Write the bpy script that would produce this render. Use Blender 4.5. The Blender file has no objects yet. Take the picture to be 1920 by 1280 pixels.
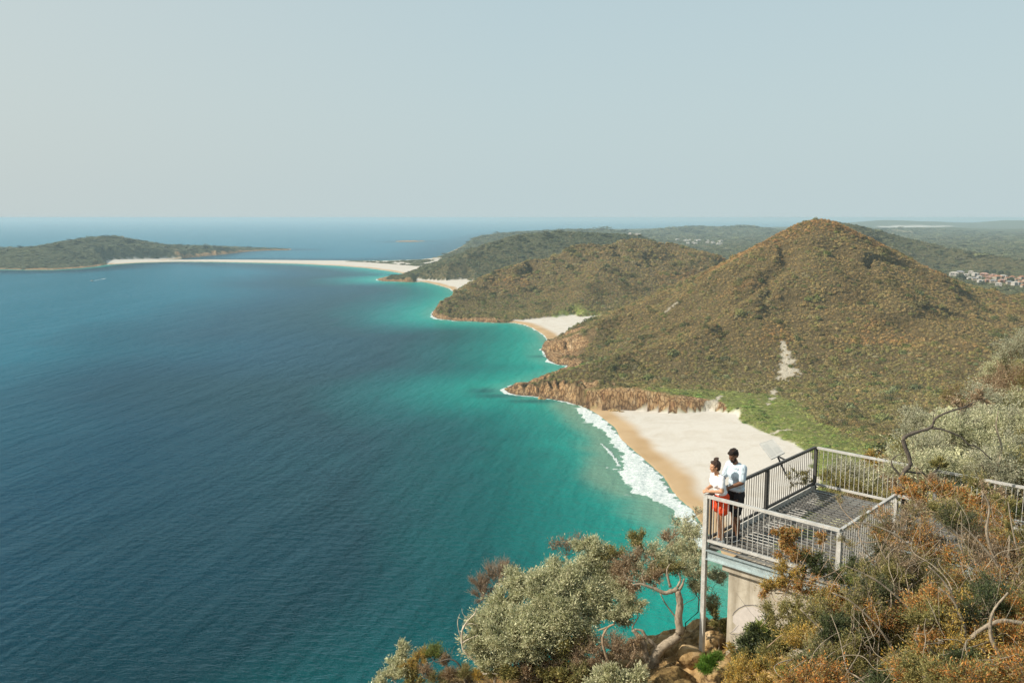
import bpy, math, random
import numpy as np
R = math.radians
rng = np.random.default_rng(7)
random.seed(7)
scn = bpy.context.scene
COL = scn.collection

# ------------------------------------------------------------------ camera, world, sun, exposure
H = 155.0                       # camera height above the sea
F = 1650.0                      # focal length in pixels of the 1920 wide photograph
V0 = 408.0                      # row of the true horizontal
TH = math.atan((640 - V0) / F)
cam_d = bpy.data.cameras.new("camera")
cam = bpy.data.objects.new("camera", cam_d)
COL.objects.link(cam)
cam.location = (0, 0, H)
cam.rotation_euler = (math.pi / 2 - TH, 0, 0)
cam_d.sensor_width = 36.0
cam_d.lens = 36.0 * F / 1920.0
cam_d.clip_start = 0.5
cam_d.clip_end = 120000.0
scn.camera = cam

SUN_EL, SUN_AZ = R(39), R(-102)     # azimuth measured clockwise from +Y (the view direction)
w = bpy.data.worlds.new("World")
scn.world = w
w.use_nodes = True
nt = w.node_tree
nt.nodes.clear()
out = nt.nodes.new("ShaderNodeOutputWorld")
bg = nt.nodes.new("ShaderNodeBackground")
sky = nt.nodes.new("ShaderNodeTexSky")
sky.sky_type = 'NISHITA'
sky.sun_disc = False
sky.sun_elevation = SUN_EL
sky.sun_rotation = SUN_AZ
sky.altitude = 150
sky.air_density = 1.6
sky.dust_density = 6.0
sky.ozone_density = 1.5
mixs = nt.nodes.new("ShaderNodeMixRGB")
mixs.inputs[0].default_value = 0.86
mixs.inputs[2].default_value = (4.62, 5.80, 6.20, 1)    # high thin haze veil over the blue
tcw = nt.nodes.new("ShaderNodeTexCoord"); sxyz = nt.nodes.new("ShaderNodeSeparateXYZ"); nt.links.new(tcw.outputs["Generated"], sxyz.inputs[0])
vr = nt.nodes.new("ShaderNodeValToRGB"); nt.links.new(sxyz.outputs[2], vr.inputs[0])      # veil: paler towards the horizon
ve = vr.color_ramp.elements; ve[0].position = 0.0; ve[0].color = (0.525, 0.635, 0.655, 1); ve[1].position = 0.36; ve[1].color = (0.425, 0.555, 0.605, 1)
sdv = nt.nodes.new("ShaderNodeVectorMath"); sdv.operation = 'DOT_PRODUCT'; nt.links.new(tcw.outputs["Generated"], sdv.inputs[0]); sdv.inputs[1].default_value = (math.sin(SUN_AZ), math.cos(SUN_AZ), 0)
smr = nt.nodes.new("ShaderNodeMapRange"); smr.inputs[1].default_value = -0.2; smr.inputs[2].default_value = 1.0; nt.links.new(sdv.outputs["Value"], smr.inputs[0])
wm = nt.nodes.new("ShaderNodeMixRGB"); nt.links.new(smr.outputs[0], wm.inputs[0]); nt.links.new(vr.outputs[0], wm.inputs[1]); wm.inputs[2].default_value = (0.59, 0.618, 0.59, 1)
vs_ = nt.nodes.new("ShaderNodeVectorMath"); vs_.operation = 'SCALE'; vs_.inputs["Scale"].default_value = 9.8; nt.links.new(wm.outputs[0], vs_.inputs[0])
nt.links.new(vs_.outputs[0], mixs.inputs[2])
nt.links.new(sky.outputs[0], mixs.inputs[1])
nt.links.new(mixs.outputs[0], bg.inputs[0])
bg.inputs[1].default_value = 0.095
nt.links.new(bg.outputs[0], out.inputs[0])

sun_d = bpy.data.lights.new("sun", 'SUN')
sun_d.energy = 4.9
sun_d.angle = R(0.6)
sun_d.color = (1.0, 0.915, 0.775)
sun = bpy.data.objects.new("sun", sun_d)
COL.objects.link(sun)
sd = np.array([math.sin(SUN_AZ) * math.cos(SUN_EL), math.cos(SUN_AZ) * math.cos(SUN_EL), math.sin(SUN_EL)])
from mathutils import Vector, Matrix
sun.rotation_euler = Vector(sd).to_track_quat('Z', 'Y').to_euler()
sun.location = (-50, -30, 300)

scn.view_settings.view_transform = 'Standard'
scn.view_settings.look = 'None'
scn.view_settings.gamma = 1
scn.view_settings.exposure = 0.3
scn.cycles.use_denoising = True
scn.cycles.max_bounces = 6
scn.cycles.volume_bounces = 1
scn.cycles.transparent_max_bounces = 8
scn.cycles.sample_clamp_indirect = 4.0

# ------------------------------------------------------------------ pixel -> place
ST, CT = math.sin(TH), math.cos(TH)
def ray(u, v):
    return np.array([(u - 960) / F, CT + ST * (640 - v) / F, -ST + CT * (640 - v) / F])
def atd(u, v, d):
    return np.array([0, 0, H]) + d * ray(u, v)
def atz(u, v, z):
    r = ray(u, v)
    return np.array([0, 0, H]) + r * ((z - H) / r[2])
def sea(u, v):
    p = atz(u, v, 0)
    return p[:2]

# ------------------------------------------------------------------ noise
def _hash(ix, iy, s):
    h = (ix.astype(np.int64) * 374761393 + iy.astype(np.int64) * 668265263 + s * 1442695041) & 0x7fffffff
    h = ((h ^ (h >> 13)) * 1274126177) & 0x7fffffff
    return ((h ^ (h >> 16)) & 0xffff) / 65535.0
def vnoise(x, y, s=0):
    ix, iy = np.floor(x), np.floor(y)
    fx, fy = x - ix, y - iy
    fx = fx * fx * (3 - 2 * fx); fy = fy * fy * (3 - 2 * fy)
    a, b = _hash(ix, iy, s), _hash(ix + 1, iy, s)
    c, d = _hash(ix, iy + 1, s), _hash(ix + 1, iy + 1, s)
    return (a + (b - a) * fx) * (1 - fy) + (c + (d - c) * fx) * fy
def fbm(x, y, sc, oct=4, s=0):
    x = np.asarray(x, float) / sc; y = np.asarray(y, float) / sc
    t = 0; a = 1; n = 0
    for k in range(oct):
        t = t + a * (vnoise(x, y, s + k) * 2 - 1); n += a
        a *= 0.5; x = x * 2.03 + 11.3; y = y * 2.03 - 7.1
    return t / n
def sstep(a, b, x):
    t = np.clip((x - a) / (b - a), 0, 1)
    return t * t * (3 - 2 * t)

# ------------------------------------------------------------------ object helpers
def tag(o, label=None, cat=None, group=None, kind=None):
    if label: o["label"] = label
    if cat: o["category"] = cat
    if group: o["group"] = group
    if kind: o["kind"] = kind
    return o
def empty(name, loc=(0, 0, 0), rz=0):
    o = bpy.data.objects.new(name, None)
    o.location = tuple(loc); o.rotation_euler = (0, 0, rz)
    o.empty_display_size = 0.3
    COL.objects.link(o)
    return o
def mesh_obj(name, verts, faces, mat=None, parent=None, smooth=False, col=None, attrs=None):
    """verts (n,3) array; faces (m,k) array or list; col (n,3) point colours."""
    me = bpy.data.meshes.new(name)
    verts = np.asarray(verts, np.float32)
    if isinstance(faces, np.ndarray):
        m, k = faces.shape
        me.vertices.add(len(verts)); me.vertices.foreach_set("co", verts.ravel())
        me.loops.add(m * k); me.loops.foreach_set("vertex_index", faces.astype(np.int32).ravel())
        me.polygons.add(m)
        me.polygons.foreach_set("loop_start", np.arange(0, m * k, k, dtype=np.int32))
        me.polygons.foreach_set("loop_total", np.full(m, k, np.int32))
        me.update(calc_edges=True)
    else:
        me.from_pydata([tuple(map(float, v)) for v in verts], [], [tuple(int(i) for i in f) for f in faces])
        me.update()
    if smooth:
        me.polygons.foreach_set("use_smooth", np.ones(len(me.polygons), bool))
    if col is not None:
        a = me.attributes.new("Col", 'FLOAT_COLOR', 'POINT')
        c = np.ones((len(verts), 4), np.float32); c[:, :3] = col
        a.data.foreach_set("color", c.ravel())
    for k2, v2 in (attrs or {}).items():
        a = me.attributes.new(k2, 'FLOAT', 'POINT')
        a.data.foreach_set("value", np.asarray(v2, np.float32).ravel())
    o = bpy.data.objects.new(name, me)
    if mat: me.materials.append(mat)
    COL.objects.link(o)
    if parent:
        o.parent = parent
        if parent.type == 'MESH': o.parent = parent
        o.location = (0, 0, 0)
    return o

class MB:
    """collects shapes into one mesh; offset origin is subtracted at build"""
    def __init__(s): s.v = []; s.f = []
    def add(s, vs, fs):
        n = len(s.v); s.v += [tuple(map(float, p)) for p in vs]; s.f += [tuple(i + n for i in f) for f in fs]
    def bar(s, a, b, w, h=None, up=(0, 0, 1)):
        h = h or w
        a = Vector(tuple(a)); b = Vector(tuple(b)); d = (b - a).normalized()
        u = Vector(up)
        if abs(d.dot(u)) > 0.98: u = Vector((1, 0, 0)) if abs(d.x) < .9 else Vector((0, 1, 0))
        sd_ = d.cross(u).normalized(); u = sd_.cross(d).normalized()
        vs = []
        for p in (a, b):
            for i, j in ((-1, -1), (1, -1), (1, 1), (-1, 1)):
                vs.append(p + sd_ * (i * w / 2) + u * (j * h / 2))
        s.add(vs, [(0, 3, 2, 1), (4, 5, 6, 7), (0, 1, 5, 4), (1, 2, 6, 5), (2, 3, 7, 6), (3, 0, 4, 7)])
    def tube(s, pts, rad, n=6, cap=True):
        pts = [Vector(tuple(p)) for p in pts]
        rad = rad if hasattr(rad, '__len__') else [rad] * len(pts)
        base = len(s.v); ref = Vector((0.31, 0.2, 0.93))
        for i, p in enumerate(pts):
            d = (pts[min(i + 1, len(pts) - 1)] - pts[max(i - 1, 0)])
            d = d.normalized() if d.length > 1e-9 else Vector((0, 0, 1))
            a = d.cross(ref)
            if a.length < 0.05: a = d.cross(Vector((1, 0, 0)))
            a.normalize(); b = d.cross(a)
            for k in range(n):
                t = 2 * math.pi * k / n
                s.v.append(tuple(p + a * (math.cos(t) * rad[i]) + b * (math.sin(t) * rad[i])))
        for i in range(len(pts) - 1):
            for k in range(n):
                k2 = (k + 1) % n
                s.f.append((base + i * n + k, base + i * n + k2, base + (i + 1) * n + k2, base + (i + 1) * n + k))
        if cap:
            s.f.append(tuple(base + k for k in reversed(range(n))))
            e = base + (len(pts) - 1) * n
            s.f.append(tuple(e + k for k in range(n)))
    def build(s, name, mat, parent=None, org=None, smooth=False):
        v = np.array(s.v, float)
        if org is not None: v = v - np.asarray(org, float)
        return mesh_obj(name, v, s.f, mat, parent, smooth)

# ------------------------------------------------------------------ material helpers
def new_mat(name):
    m = bpy.data.materials.new(name); m.use_nodes = True
    t = m.node_tree; b = t.nodes["Principled BSDF"]
    return m, t, b
def N(t, typ, **kw):
    n = t.nodes.new(typ)
    for k, v in kw.items():
        if k in n.inputs: n.inputs[k].default_value = v
        else: setattr(n, k, v)
    return n
def L(t, a, b): t.links.new(a, b)
def noise_node(t, scale, detail=4, rough=0.6, vec=None, dist=0.0):
    n = N(t, "ShaderNodeTexNoise"); n.inputs["Scale"].default_value = scale
    n.inputs["Detail"].default_value = detail; n.inputs["Roughness"].default_value = rough
    n.inputs["Distortion"].default_value = dist
    if vec is not None: L(t, vec, n.inputs["Vector"])
    return n
def ramp(t, src, stops):
    r = N(t, "ShaderNodeValToRGB"); e = r.color_ramp.elements
    while len(e) > 1: e.remove(e[0])
    e[0].position = stops[0][0]; e[0].color = (*stops[0][1], 1)
    for p, c in stops[1:]:
        x = e.new(p); x.color = (*c, 1)
    L(t, src, r.inputs[0]); return r
def mixc(t, fac, a, b, typ='MIX'):
    m = N(t, "ShaderNodeMixRGB"); m.blend_type = typ
    for i, x in ((0, fac), (1, a), (2, b)):
        if isinstance(x, (int, float)): m.inputs[i].default_value = x
        elif isinstance(x, tuple): m.inputs[i].default_value = (*x, 1)
        else: L(t, x, m.inputs[i])
    return m.outputs[0]
def mth(t, op, a, b=None, clamp=False):
    m = N(t, "ShaderNodeMath"); m.operation = op; m.use_clamp = clamp
    for i, x in ((0, a), (1, b)):
        if x is None: continue
        if isinstance(x, (int, float)): m.inputs[i].default_value = x
        else: L(t, x, m.inputs[i])
    return m.outputs[0]
def attr(t, name, typ='GEOMETRY'):
    a = N(t, "ShaderNodeAttribute"); a.attribute_name = name; a.attribute_type = typ
    return a
def simple_mat(name, c, rough=0.6, metal=0.0, var=0.15, scale=8.0, bump=0.0, spec=0.4):
    m, t, b = new_mat(name)
    tc = N(t, "ShaderNodeTexCoord")
    n = noise_node(t, scale, 5, 0.65, tc.outputs["Object"])
    lo = tuple(x * (1 - var) for x in c); hi = tuple(min(1, x * (1 + var)) for x in c)
    r = ramp(t, n.outputs["Fac"], [(0.3, lo), (0.7, hi)])
    L(t, r.outputs[0], b.inputs["Base Color"])
    b.inputs["Roughness"].default_value = rough; b.inputs["Metallic"].default_value = metal
    b.inputs["Specular IOR Level"].default_value = spec
    if bump:
        n2 = noise_node(t, scale * 4, 5, 0.6, tc.outputs["Object"])
        bp = N(t, "ShaderNodeBump"); bp.inputs["Strength"].default_value = bump; bp.inputs["Distance"].default_value = 0.02
        L(t, n2.outputs["Fac"], bp.inputs["Height"]); L(t, bp.outputs[0], b.inputs["Normal"])
    return m

# ------------------------------------------------------------------ coast and height of the land
MAIN = [(1290, 2600), (1330, 1500), (1430, 1200), (1365, 1050), (1318, 985), (1300, 955), (1275, 935), (1260, 917), (1245, 892),
        (1222, 872), (1200, 852), (1180, 836), (1165, 822), (1155, 802), (1127, 780), (1105, 766), (1085, 759), (1060, 753), (1030, 748),
        (1000, 743), (970, 740), (955, 736), (944, 730), (960, 723), (985, 718), (1010, 709), (1040, 699), (1055, 691), (1068, 685),
        (1050, 684), (1030, 677), (1022, 668), (1016, 655), (1020, 645), (1030, 639), (1020, 627), (1000, 615), (985, 609), (965, 605),
        (930, 605), (890, 603), (850, 601), (820, 597), (808, 589), (818, 579), (840, 567), (855, 550), (845, 541), (825, 535),
        (805, 530), (790, 528), (775, 529), (745, 528), (716, 527), (706, 524), (722, 520), (755, 517), (772, 516), (758, 513),
        (730, 508), (690, 502.5), (640, 498.5), (560, 494.5), (480, 492.5), (400, 491), (330, 490.5), (260, 492.5), (205, 496),
        (205, 492), (270, 488.5), (330, 487.0), (400, 486.6), (480, 487.2), (600, 488.3), (720, 489), (790, 486.5), (820, 483),
        (850, 470), (880, 455), (900, 448), (935, 440), (1000, 433), (1200, 430), (1500, 426), (1600, 421), (1750, 418), (2100, 416),
        (3200, 416), (3200, 2600)]
ISLE = [(205, 495), (180, 500), (150, 503), (100, 506), (50, 506), (0, 505), (-80, 502), (-300, 495), (-300, 466), (0, 466),
        (200, 464), (400, 462), (480, 466), (520, 466.8), (548, 467.4), (540, 468.6), (500, 469.5), (470, 471), (420, 477),
        (350, 484), (300, 488), (250, 491)]
REEF = [(740, 452.5), (762, 451.6), (790, 451.8), (800, 452.6), (775, 453.4), (750, 453.4)]
B1 = [(1092, 768), (1150, 770), (1190, 771), (1225, 774), (1260, 778), (1300, 777), (1330, 774), (1352, 777), (1382, 783), (1388, 797),
      (1412, 811), (1440, 821), (1468, 834), (1498, 850), (1524, 862), (1530, 890), (1530, 940),
      (1480, 1000), (1400, 1080), (1335, 1050), (1200, 950), (1090, 850), (1070, 770)]
B2 = [(1032, 640), (1052, 634), (1080, 622), (1100, 613), (1132, 604), (1118, 598), (1092, 600), (1078, 596), (1040, 600), (1000, 601),
      (965, 602), (950, 606), (970, 625)]
B3 = [(842, 546), (862, 544), (888, 531), (876, 527), (835, 528), (800, 526), (780, 524), (778, 530), (820, 545)]
SP = [(755, 516), (775, 515), (800, 504), (835, 492), (830, 484), (720, 486), (480, 485), (330, 485), (200, 490), (200, 499), (480, 496),
      (700, 508)]
FAR_SAND = [(1640, 429.3), (1700, 429.5), (1760, 429.0), (1790, 428.3), (1700, 428.4), (1645, 428.6)]
def topoly(p): return np.array([sea(u, v) for u, v in p])
P_MAIN, P_ISLE, P_REEF = topoly(MAIN), topoly(ISLE), topoly(REEF)
CLIFF = topoly([(1085, 760), (1120, 768), (1150, 770), (1190, 771), (1225, 774), (1262, 778), (1300, 777)])
P_B = [topoly(x) for x in (B1, B2, B3, SP)]
P_FS = topoly(FAR_SAND)

def sdf(poly, x, y):
    """signed distance, positive inside"""
    out = np.empty(len(x))
    a = poly; b = np.roll(poly, -1, 0)
    for s in range(0, len(x), 20000):
        px = x[s:s + 20000, None]; py = y[s:s + 20000, None]
        ex, ey = b[:, 0] - a[:, 0], b[:, 1] - a[:, 1]
        wx, wy = px - a[:, 0], py - a[:, 1]
        t = np.clip((wx * ex + wy * ey) / (ex * ex + ey * ey + 1e-9), 0, 1)
        d = np.sqrt(((wx - ex * t) ** 2 + (wy - ey * t) ** 2).min(1))
        c = (a[:, 1] > py) != (b[:, 1] > py)
        with np.errstate(divide='ignore', invalid='ignore'):
            xi = ex * (py - a[:, 1]) / np.where(ey == 0, 1e-9, ey) + a[:, 0]
        ins = (c & (px < xi)).sum(1) % 2 == 1
        out[s:s + 20000] = np.where(ins, d, -d)
    return out

# ridges: list of (u, v, distance along the view), reach of the slopes per metre of height, extra reach
RIDGES = [
    ([(1490, 430, 1078), (1510, 420, 1080), (1530, 416, 1080), (1552, 417, 1080), (1572, 428, 1082)], 1.6, 6),
    ([(1510, 420, 1080), (1485, 434, 1075), (1440, 460, 1060), (1380, 493, 1045), (1300, 548, 1030), (1230, 573, 1035), (1130, 604, 1040), (1075, 632, 1030), (1035, 650, 1015)], 1.9, 10),
    ([(1530, 416, 1080), (1510, 470, 1005), (1420, 560, 920), (1290, 632, 865), (1160, 668, 845), (1090, 688, 830), (1020, 715, 805), (965, 733, 790)], 2.1, 14),
    ([(1552, 417, 1080), (1600, 440, 1090), (1650, 466, 1100), (1700, 492, 1100), (1750, 514, 1110), (1800, 530, 1120), (1860, 545, 1120), (1960, 556, 1090), (2200, 585, 1000)], 2.0, 10),
    ([(1560, 424, 1075), (1640, 520, 960), (1760, 620, 840), (1900, 680, 760), (2100, 720, 700)], 2.3, 20),
    ([(1055, 716, 778), (1130, 720, 738), (1210, 730, 716), (1290, 752, 704)], 4.6, 14),
    ([(812, 588, 1400), (850, 566, 1440), (885, 541, 1500), (920, 520, 1560), (960, 500, 1600), (1040, 472, 1660), (1120, 452, 1700), (1190, 447, 1720),
      (1250, 453, 1720), (1310, 470, 1680), (1360, 490, 1640), (1420, 515, 1600)], 2.7, 12),
    ([(1190, 447, 1720), (1150, 470, 1640), (1120, 510, 1520), (1080, 570, 1380)], 2.9, 12),
    ([(776, 519, 2080), (810, 508, 2120), (850, 490, 2200), (895, 468, 2320), (930, 453, 2400), (975, 440, 2500), (1040, 434, 2580), (1110, 436, 2650), (1190, 440, 2750)], 2.9, 16),
    ([(1400, 482, 2600), (1450, 473, 2800), (1500, 463, 2900)], 3.5, 30),
    ([(900, 443, 5000), (950, 437, 5200), (1000, 434, 5500), (1080, 430, 5900), (1130, 429.5, 6000), (1175, 436, 6300)], 7, 30),
    ([(1180, 438, 7000), (1240, 429, 7200), (1300, 424, 7500), (1350, 425.5, 7500), (1395, 422.5, 7500), (1440, 430, 7500), (1500, 436, 7300)], 8, 30),
    ([(1560, 416, 2500), (1590, 419, 2450), (1640, 430, 2450), (1700, 447, 2450), (1780, 464, 2400), (1860, 478, 2300), (2000, 500, 2200)], 1.6, 30),
    ([(1600, 418, 13000), (1660, 412.5, 13500), (1740, 415, 13500), (1830, 418, 13500), (1890, 413, 13500), (2100, 413, 13000)], 12, 80),
    ([(1500, 432, 6500), (1700, 428, 8000), (1780, 426, 8300), (1860, 430, 8300), (2000, 428, 8200)], 12, 60),
    # the island
    ([(-120, 462, 3050), (0, 469, 2950), (80, 460, 3000), (130, 451, 3150), (170, 445, 3280), (210, 442, 3380), (250, 449, 3450), (300, 457, 3560), (350, 460, 3700),
      (400, 459.5, 3750), (440, 460.5, 3900), (470, 465, 4000)], 4.2, 20),
    ([(205, 446, 3350), (130, 472, 3000), (60, 492, 2750)], 4, 15),
]
RID = []
for pts, k, c in RIDGES:
    RID.append((np.array([atd(*p) for p in pts]), k, c))

def ridge_height(x, y):
    acc = np.zeros(len(x))
    for P, k, c in RID:
        best = np.zeros(len(x))
        for i in range(len(P) - 1):
            a, b = P[i], P[i + 1]
            ex, ey = b[0] - a[0], b[1] - a[1]
            t = np.clip(((x - a[0]) * ex + (y - a[1]) * ey) / (ex * ex + ey * ey), 0, 1)
            d = np.hypot(x - a[0] - ex * t, y - a[1] - ey * t)
            zr = np.maximum(a[2] + (b[2] - a[2]) * t, 2.0)
            q = np.clip(1 - d / (k * zr + c), 0, 1)
            # rounded crest, flared foot
            h = zr * np.where(q > 0.93, 1 - (1 - q) ** 2 * 7.6, 0) + zr * np.where(q <= 0.93, (0.9628 * (q / 0.93) ** 1.12), 0)
            best = np.maximum(best, h)
        acc += (np.maximum(best, 0) / 100.0) ** 60
    return 100.0 * acc ** (1 / 60)

def dline(P, x, y):
    best = np.full(len(x), 1e9)
    for i in range(len(P) - 1):
        a, b = P[i], P[i + 1]; e = b - a
        t = np.clip(((x - a[0]) * e[0] + (y - a[1]) * e[1]) / (e @ e), 0, 1)
        best = np.minimum(best, np.hypot(x - a[0] - e[0] * t, y - a[1] - e[1] * t))
    return best
def land(x, y, want=False):
    x = np.asarray(x, float); y = np.asarray(y, float)
    r = np.hypot(x, y)
    far = sstep(1800, 3000, r)
    jit = fbm(x, y, 22, 3, 5) * 3.5 * (1 - 0.5 * far)
    s_main = sdf(P_MAIN, x, y); s_isle = sdf(P_ISLE, x, y); s_reef = sdf(P_REEF, x, y)
    s = np.maximum(np.maximum(s_main, s_isle), s_reef)
    bs = [sdf(p, x, y) for p in P_B]
    bmax = np.maximum.reduce(bs)
    rocky = sstep(5, 25, -bmax)                    # away from the beaches
    sj = s + jit * rocky
    # inland base
    base = 3 + 9 * sstep(0, 300, s) + 10 * sstep(500, 2500, y) * sstep(100, 900, s) + fbm(x, y, 260, 4, 9) * 5 * sstep(80, 400, s)
    rh_ = ridge_height(x, y)
    h = np.maximum(rh_, base) + 3 * np.exp(-np.abs(rh_ - base) / 6) * sstep(0, 60, s)
    gully = np.abs(fbm(x + 60 * fbm(x, y, 90, 2, 31), y, 120, 3, 21))
    h = h * (1 - 0.16 * (1 - sstep(0.0, 0.22, gully)) * sstep(10, 60, h) * (1 - sstep(105, 140, h)) * (1 - far))
    # crags and cliffs near the water
    crag = np.clip(0.5 + 0.9 * fbm(x, y, 11, 4, 41) , 0, 1)
    tip = 0.8 + 2.1 * sstep(10, 40, s_main + fbm(x, y, 40, 2, 77) * 15)
    tip = np.where(r > 1300, 0.6 + 0.5 * (fbm(x, y, 40, 2, 77)), tip)
    cap_rock = np.maximum(sj, 0) * tip * (0.65 + 0.75 * crag) + 0.35
    near_b = np.maximum(-bmax, 0)
    cl = 1 - sstep(15, 60, dline(CLIFF, x, y))
    cap_beach = 0.2 + np.clip(s, 0, 400) * 0.045 * (1 - 0.5 * cl) + near_b * (0.9 + 0.4 * crag + cl * (0.9 + 1.9 * crag))
    cap = np.minimum(cap_rock + 400 * (1 - rocky), cap_beach)
    k = np.clip(cap * 0.8, 0.05, 6.0)
    hh = np.clip(0.5 + 0.5 * (cap - h) / k, 0, 1)
    z = cap * (1 - hh) + h * hh - k * hh * (1 - hh)
    z = np.where(s_reef > -30, np.minimum(z, 2 + 3 * crag), z)
    z = z + fbm(x, y, 14, 4, 3) * 1.4 * sstep(6, 20, z) * (1 - 0.3 * far)
    cr = 1 - np.abs(fbm(x + 4 * fbm(x, y, 20, 2, 46), y * 0.3, 6.0, 4, 43)) * 2.2
    z = z + (cr - 0.45) * 5.5 * sstep(0.6, 6, z) * (1 - sstep(22, 40, sj)) * rocky * (1 - far)
    under = sj < 0
    z = np.where((under & (rocky > 0.02)), np.maximum(sj * 0.5, -6), z)
    z = np.where((under & (rocky <= 0.02)), np.maximum(s * 0.08, -6) , z)
    if not want: return z
    return z, s, sj, bmax, rocky, bs
# ------------------------------------------------------------------ terrain sheet
def polar_grid(thetas, rs):
    T, RR = np.meshgrid(thetas, rs)
    x = (RR * np.sin(T)).ravel(); y = (RR * np.cos(T)).ravel()
    n, m = len(thetas), len(rs)
    i = np.arange(m - 1)[:, None] * n + np.arange(n - 1)[None, :]
    q = np.stack([i, i + 1, i + 1 + n, i + n], -1).reshape(-1, 4)
    return x, y, q
def compact(q, keep, arrs):
    q = q[keep]
    used = np.unique(q); mp = np.full(q.max() + 1, -1, np.int64); mp[used] = np.arange(len(used))
    return mp[q], [a[used] for a in arrs]

th = np.concatenate([np.linspace(R(-34.5), R(34.5), 860), np.linspace(R(35), R(60), 40)])
rs = np.concatenate([np.geomspace(210, 4600, 800), np.geomspace(4700, 24000, 110)])
gx, gy, gq = polar_grid(th, rs)
gz = np.empty(len(gx)); S = np.empty((5, len(gx)))
gz, s_, sj_, bm_, rk_, _b = land(gx, gy, True)
rr = np.hypot(gx, gy)
keep = (gz[gq] > -1.5).any(1)
# attributes of the ground
def ground_attrs(x, y, z, s, sj, bm, rk):
    r = np.hypot(x, y)
    sand = sstep(-2.5, 1.5, bm + fbm(x, y, 18, 4, 61) * 7 * sstep(20, 60, s) * sstep(8, 30, dline(CLIFF, x, y))) * (z < 30)
    sand = np.minimum(sand, np.where((dline(CLIFF, x, y) < 30) & (bm < 0.3), 0.0, 1.0))
    # scars of bare sand on the cone's seaward foot and a ridge track
    def scar(pts, wd, seed):
        P = [hit(u, v) for u, v in pts]
        best = np.full(len(x), 1e9)
        for i in range(len(P) - 1):
            a, b = P[i], P[i + 1]; e = b - a
            t = np.clip(((x - a[0]) * e[0] + (y - a[1]) * e[1]) / (e @ e), 0, 1)
            d = np.hypot(x - a[0] - e[0] * t, y - a[1] - e[1] * t) / (wd[i] + (wd[i + 1] - wd[i]) * t)
            best = np.minimum(best, d)
        return 1 - sstep(0.65, 1.15, best + fbm(x, y, 5, 4, seed) * 1.1)
    sc = scar([(1470, 643), (1474, 665), (1480, 692), (1466, 710)], [3, 4.5, 9, 6], 71)
    sc = np.maximum(sc, scar([(1455, 725), (1448, 742), (1440, 760)], [2.5, 3, 1.5], 76) * (fbm(x, y, 6, 2, 4) > -0.1))
    sc = np.maximum(sc, scar([(1350, 742), (1338, 755), (1325, 770)], [2, 3.2, 2.5], 72))
    sc = np.maximum(sc, scar([(1272, 566), (1260, 574), (1246, 586)], [2, 3.5, 2], 73) * 0.6)
    sc = np.maximum(sc, scar([(1425, 816), (1450, 812), (1482, 805)], [2.2, 1.6, 1.2], 75))
    fs = sdf(P_FS, x, y)
    sand = np.maximum(sand, sstep(-40, 60, fs + fbm(x, y, 500, 3, 5) * 60))
    # dune grass patches on the spit end
    u_sp = (bm > 0) & (r > 2200) & (s > 130)
    sand = np.where(u_sp, sand * (0.25 + 0.75 * (fbm(x, y, 60, 3, 12) > -0.05)), sand)
    rock = (1 - sstep(11, 22, sj + fbm(x, y, 30, 4, 51) * 20)) * rk
    hb = sstep(18, 30, s_headland(x, y))
    rock = np.maximum(rock * (1 - 0 * hb), 0)
    rock = np.maximum(rock, (1 - sstep(2, 8, sj)) * rk)
    rock = np.maximum(rock, (1 - sstep(9, 17, -bm + fbm(x, y, 16, 3, 52) * 9)) * (dline(CLIFF, x, y) < 26) * (bm < 0.5))
    for uu, vv, rad in ((1050, 662, 48), (1075, 640, 22), (1120, 742, 30)):
        c0 = sea(uu, vv); rock = np.maximum(rock, 1 - sstep(rad * .6, rad, np.hypot(x - c0[0], y - c0[1]) + fbm(x, y, 20, 3, 53) * 22))
    rock = rock * (bm < 1)
    rock = np.where(sdf(P_REEF, x, y) > -20, 1, rock)
    wet = (1 - sstep(9, 21, s + fbm(x, y, 30, 3, 15) * 6)) * (bm > -8)
    wetr = 1 - sstep(1.0, 3.0, z)
    grass = (1 - sstep(10, 75, -bm + fbm(x, y, 35, 3, 91) * 30)) * (y < 900) * (x > 120)
    grass = np.maximum(grass, (1 - sstep(2, 22, -bm)) * (x > 60) * (y < 1500) * (z > 2.5))
    return sand, sc, rock, wet, wetr, grass
def s_headland(x, y): return np.zeros(len(x))

# visible ground under a pixel: march along the ray
def hit(u, v):
    r_ = ray(u, v); t = np.geomspace(230, 9000, 5000)
    p = np.array([0, 0, H])[None] + t[:, None] * r_[None]
    z = land(p[:, 0], p[:, 1])
    i = np.argmax(p[:, 2] < z)
    return p[i, :2]

sand, scar_, rock, wet, wetr, grass = ground_attrs(gx, gy, gz, s_, sj_, bm_, rk_)
tq, (tx, ty, tz, a_sand, a_scar, a_rock, a_wet, a_wetr, a_grass) = compact(gq, keep, [gx, gy, gz, sand, scar_, rock, wet, wetr, grass])

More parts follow.
